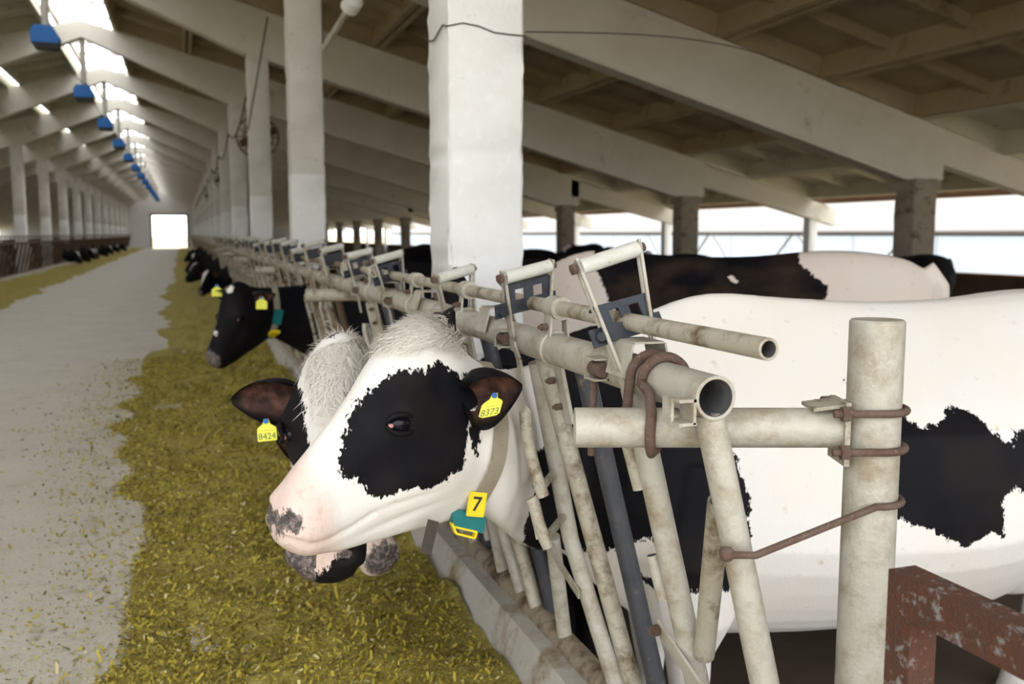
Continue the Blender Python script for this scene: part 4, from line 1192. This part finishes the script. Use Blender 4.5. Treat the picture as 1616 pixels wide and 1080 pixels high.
sp = PixPatch(spot4, (c4[0], c4[1] - .1, 0), n4); GEO4[2]['black'] = np.minimum(GEO4[2]['black'], -sp.sd(GEO4[0]))
cow4 = cow_object(GEO4, (2.5, 4.1, FLOORC), 'hide_brown', 'tall cow with black-brown saddle and white rump standing beyond the tag 7 cow')
# ---------------------------------------------------------------- black cow further along the fence, collar with teal box
m5 = at_depth(338, 572, 6.25); q5 = at_depth(405, 452, 6.35)
H5 = Frame(m5, 38, 20, 1.06)
B5 = Frame((1.05, 6.96, FLOORC), 0, 0, 1.0)
star = [(386, 462), (404, 456), (412, 466), (406, 478), (392, 478)]
GEO5 = cow_mesh(H5, B5, .014, True, True, (1.0, .9), neckw=1.05,
                ears=[(1, (.375, .285, .075), (.3, .0, .9), (-.5, -.2, .6), .165, .058, .55), (-1, (.375, .285, .075), (-.2, .2, .9), (-.7, -.1, .3), .165, .058, .55)],
                base_black=True, white=[lambda V, p, z, l: .030 - np.sqrt((p - .27)**2 + (z - .385)**2 + (l - .02)**2), lambda V, p, z, l: .016 - np.sqrt((p - .065)**2 + (z - .17)**2 + (l)**2 * .3)], pink=False)
cow5 = cow_object(GEO5, (1.7, 6.96, FLOORC), 'hide', 'all black cow with a white star eating further along the fence')
bv5 = bvh_of(GEO5); eyes(H5, cow5)
C5, at5, u5, v5, n5 = collar(cow5, bv5, (H5.P(.435, .335) + H5.P(.492, -.062)) / 2 + np.array([.07, .05, .0]), np.array([.93, .32, -.12]), (0, 0, 1), .045)
def box_on(at_, a0, px, mm, size, nm, par):
    best = min((math.hypot(CX + FPX * ((np.array(at_(2 * math.pi * i / 90)[0]) - CAM) @ RV) / ((np.array(at_(2 * math.pi * i / 90)[0]) - CAM) @ FV) - px[0],
                           CY - FPX * ((np.array(at_(2 * math.pi * i / 90)[0]) - CAM) @ UV) / ((np.array(at_(2 * math.pi * i / 90)[0]) - CAM) @ FV) - px[1]), i) for i in range(90)
               if at_(2 * math.pi * i / 90)[1].y < 0)[1]
    p_, d_ = at_(2 * math.pi * best / 90); t_ = n5.cross(d_).normalized()
    R = Matrix((n5, t_, d_)).transposed()
    b_ = MB(); b_.box(p_ + d_ * size[2] * .5, size, R); b_.prism([p_ + n5 * size[0] * .3 + t_ * size[1] * .5, p_ - n5 * size[0] * .3 + t_ * size[1] * .5, p_ + t_ * size[1] * .62], d_ * size[2])
    return b_.build(nm, mm, par)
box_on(at5, 0, (438, 500), 'teal', (.055, .10, .03), 'transponder', C5)
box_on(at5, 0, (434, 527), 'yellow', (.06, .11, .02), 'number_plate', C5)
ear_tag(cow5, H5.P(.36, .25, .16), Vector(RV), Vector(UV), [], .075)
ear_tag(cow5, H5.P(.34, .33, -.20), Vector(RV), Vector(UV), [], .07)
# ---------------------------------------------------------------- a common far animal, copied
HG = Frame((-1.02, 0, .44), 0, 10, 1.0); BG = Frame((0, 0, 0), 0, 0, 1.0)
earsG = [(s, (.375, .285, .075), (.1, .15, .9), (-.75, -.1, .3), .17, .06, .55) for s in (1, -1)]
blz = lambda V, p, z, l: np.where((z > -.1) & (p < .42) & (p > -.1), .022 + .10 * np.clip(p - .12, 0, .2) * 1.2 - np.abs(l) * 1.0 - np.clip(.13 - (z - .85 * p), 0, 1) * .6, -1.0)
wp = lambda V, p, z, l: .30 - np.sqrt((V[:, 0] - 1.15)**2 + ((V[:, 2] - .8) * .7)**2)
wp2 = lambda V, p, z, l: .20 - np.sqrt((V[:, 0] - .35)**2 + ((V[:, 2] - 1.2))**2)
GG = cow_mesh(HG, BG, .024, False, True, (1, 1), ears=earsG, base_black=True, white=[blz, wp])
HG2 = Frame((-.95, 0, 1.02), 0, -38, 1.0)
GU = cow_mesh(HG2, BG, .024, False, True, (1, 1), ears=earsG, base_black=True, white=[blz, wp2])
def turned(h): return Frame((-.55 - .47 * math.cos(math.radians(h)), -.47 * math.sin(math.radians(h)), .44), h, 10, 1.0)
GT = cow_mesh(turned(55), BG, .024, False, True, (1, 1), neckw=.92, ears=earsG, base_black=True, white=[blz, wp])
GTL = cow_mesh(turned(-40), BG, .024, False, True, (1, 1), neckw=.92, ears=earsG, base_black=True, white=[blz, wp])
GD = cow_mesh(HG, BG, .024, False, True, (1, 1), ears=earsG, base_black=True)
base_objs = {}
def far_cow(kind, loc, rot, label, group=None, k=1.0):
    if kind not in base_objs:
        o = cow_object({'feed': GG, 'up': GU, 'dark': GD, 'turned': GT, 'turned_back': GTL}[kind], (0, 0, 0), 'hide_far', label, group); base_objs[kind] = o
    else:
        o = base_objs[kind].copy(); col.objects.link(o)
        for q in ('label', 'group'):
            if q in o: del o[q]
        tag(o, label, 'cow', group)
    o.location = loc; o.rotation_euler = (0, 0, math.radians(rot)); o.scale = (k, k, k)
    return o
def gap_right(y, c_=.44): return 5.71 + c_ + .752 * round((y - 5.71 - c_) / .752)      # middle of the nearest free lock opening
def gap_left(y): return 18.72 + .752 * round((y - 18.72) / .752)
far_cow('turned', (1.12, gap_right(19.6, .46), FLOORC), 0, 'black cow with a long white blaze facing the alley far along the fence')
far_cow('feed', (1.08, gap_right(25.0, .46), FLOORC), 4, 'spotted cow feeding just past the cow with the long white blaze')
for i, y in enumerate((30.9, 36.9, 43.0, 49.0)):
    far_cow('turned' if i % 2 else 'dark', (1.1, gap_right(y), FLOORC), 0, 'small distant cow feeding through the headlock fence near the far end', 'distant cows along the headlock fence')
for i, y in enumerate((42.2, 44.4, 48.6, 50.6, 54.9, 60.5, 66.8, 72.8)):
    far_cow(('turned_back', 'dark', 'turned_back')[i % 3], (2 * RIDGE - 1.1, gap_left(y), FLOORC), 180, 'distant cow reaching through the dark fence across the alley', 'distant cows across the alley')
for i, (x, y, r, kd) in enumerate(((2.9, 11.6, 10, 'dark'), (6.4, 13.2, 95, 'dark'), (3.3, 8.4, 5, 'dark'), (6.9, 17.2, 40, 'up'), (4.3, 19.4, -30, 'dark'), (2.9, 14.4, 5, 'dark'))):
    far_cow(kd, (x, y, FLOORC), r, 'dark cow standing in the shade between the columns', 'dark cows in the shade behind the fence', 1.0)
far_cow('up', (5.2, 9.9, FLOORC), 75, 'black cow with a white blaze raised above the tall cow', None, 1.0)
far_cow('dark', (6.9, 9.0, FLOORC), 5, 'dark cow beside the open right wall behind the blazed cow', None, .97)

# ================================================================== FITTINGS
# blue lamps on poles under the ridge
def lamp_mesh():
    root = empty('hanging_lamp', (RIDGE, FR[3], 4.2), 'blue lamp housing on a pole under the ridge skylight', 'lamp', 'blue lamps under the ridge')
    y = FR[3]; zt = ztop(RIDGE) - .34
    b = MB(); b.tube([(RIDGE, y, 4.45), (RIDGE, y, zt + .1)], .055, 10); b.build('pole', 'pole_paint', root)
    b = MB(); prof = [(-.14, 4.45), (.10, 4.45), (.19, 4.30), (.19, 4.20), (-.20, 4.20), (-.20, 4.36)]
    b.prism([(RIDGE + x, y - .15, z) for x, z in prof], (0, .30, 0)); b.build('housing', 'blue', root)
    b = MB(); b.prism([(RIDGE - .19, y - .14, 4.20), (RIDGE + .19, y - .14, 4.20), (RIDGE + .16, y - .14, 4.12), (RIDGE - .15, y - .14, 4.12)], (0, .28, 0)); b.build('reflector', 'dark', root)
    return root
L0 = lamp_mesh()
for k in range(1, 13):
    c = copy_tree(L0); c.location.y += 6 * k
b = MB(); pts = []
for k in range(12):
    for t in range(6):
        q = t / 6; pts.append((RIDGE + .060, FR[3] + 6 * (k + q), 4.478 - .35 * (4 * q * (1 - q)) * .6))
b.tube(pts, .008, 5); tag(b.build('lamp_cable', 'wire'), 'thin dark cable sagging from lamp to lamp under the ridge', 'cable')
# fans on the columns
def fan(y, lab, first=None):
    root = empty('barn_fan', (XI + .02, y, 3.0), lab, 'fan', 'barn fans on the columns')
    c = Vector((XI + .02, y, 2.98))
    b = MB()
    for s, r in ((-.09, .34), (-.11, .24), (-.12, .13), (.09, .34), (.11, .2)):
        b.tube([c + Vector((r * math.cos(a), s, r * math.sin(a))) for a in [2 * math.pi * i / 28 for i in range(28)]], .009, 6, closed=True)
    for i in range(16):
        a = 2 * math.pi * i / 16; d = Vector((math.cos(a), 0, math.sin(a)))
        b.tube([c + d * .05 + Vector((0, -.125, 0)), c + d * .24 + Vector((0, -.115, 0)), c + d * .34 + Vector((0, -.09, 0)), c + d * .34 + Vector((0, .09, 0)), c + d * .06 + Vector((0, .12, 0))], .005, 5)
    b.build('cage', 'galv_brown', root)
    b = MB(); b.tube([c + Vector((0, -.03, 0)), c + Vector((0, .16, 0))], .08, 14); b.build('motor', 'dark', root)
    for i in range(4):
        a = math.pi / 2 * i + .4; d = Vector((math.cos(a), 0, math.sin(a))); e = Vector((-math.sin(a), .5, math.cos(a))).normalized()
        b = MB(); b.bar(c + d * .06 - Vector((0, .04, 0)), c + d * .31 - Vector((0, .04, 0)), .13, .006, d.cross(e)); b.build('blade', 'galv_brown', root)
    b = MB(); b.tube([c + Vector((0, .12, 0)), Vector((XI, y - .45 if False else y + .30, 2.98))], .02, 8); b.tube([c + Vector((0, .1, .34)), Vector((XI, y + .1, 3.9))], .012, 6); b.build('bracket', 'wire', root)
    return root
for y in (FR[3] + .55, FR[5] + .55, FR[7] + .55): fan(y, 'round caged barn fan hung at a whitewashed column of the fence row')
# wire tied round the near column and trailing across the rafter
b = MB(); yc = FR[1]; h2 = .335 / 2 + .006; z = 2.235
sq = [(XI - h2, yc - h2), (XI + h2, yc - h2), (XI + h2, yc + h2), (XI - h2, yc + h2)]
sqp = []
for i in range(4):
    (x0, y0), (x1, y1) = sq[i], sq[(i + 1) % 4]
    for t in range(5): sqp.append((x0 + (x1 - x0) * t / 5, y0 + (y1 - y0) * t / 5, z + .018 * math.sin(i * 5 + t * 1.3)))
b.tube(sqp, .0032, 6, closed=True)
a0 = Vector((XI + h2, yc - h2, z)); e0 = Vector(on_plane(1345, 140, (0, 7.0, 0), np.array([0, 1.0, 0])))
tr_ = []
for i in range(15):
    t = i / 14; q = a0.lerp(e0, t); q.z += .13 * math.sin(math.pi * min(1, t * 1.1)); tr_.append(q)
b.tube(tr_, .0032, 6)
tag(b.build('tie_wire', 'wire'), 'thin rusty wire tied round the thick column and trailing across the bay', 'wire')
# service cable strung from column to column and a slanted lamp tube
b = MB(); pts = []
for k in range(11):
    for t in range(5):
        q = t / 5; pts.append((XI - .19, FR[3] + 6 * (k + q), 3.55 - .3 * 4 * q * (1 - q) + .05 * math.sin(k * 3)))
b.tube(pts, .014, 6); tag(b.build('service_cable', 'wire'), 'dark service cable sagging along the columns of the fence row', 'cable')
b = MB(); p0 = Vector(on_plane(430, 60, (1.05, 0, 0), np.array([1.0, 0, 0]))); 
b.tube([(1.05, 11.8, 3.9), (1.05, 15.7, 3.0)], .011, 6); tag(b.build('stay_rod', 'wire'), 'slanting dark rod between two columns of the fence row', 'rod')
tl = empty('tube_lamp', (2.3, 9.0, 3.3), 'slanted grey lamp tube with white end hung between columns', 'lamp')
pA, pB = Vector(at_depth(510, 78, 9.0)), Vector(at_depth(548, 18, 8.6))
b = MB(); b.tube([pA, pB], .03, 10); b.build('tube', 'galv', tl)
dd = (pB - pA).normalized(); b = MB(); b.tube([pB, pB + dd * .04, pB + dd * .16, pB + dd * .2], [.04, .085, .085, .05], 14); b.build('end_cap', 'white_paint', tl)
b = MB(); b.tube([pB + dd * .1, Vector((pB.x, pB.y, ztop(pB.x)))], .008, 6); b.tube([pA, Vector((pA.x, pA.y, ztop(pA.x)))], .008, 6); b.build('hanger', 'wire', tl)
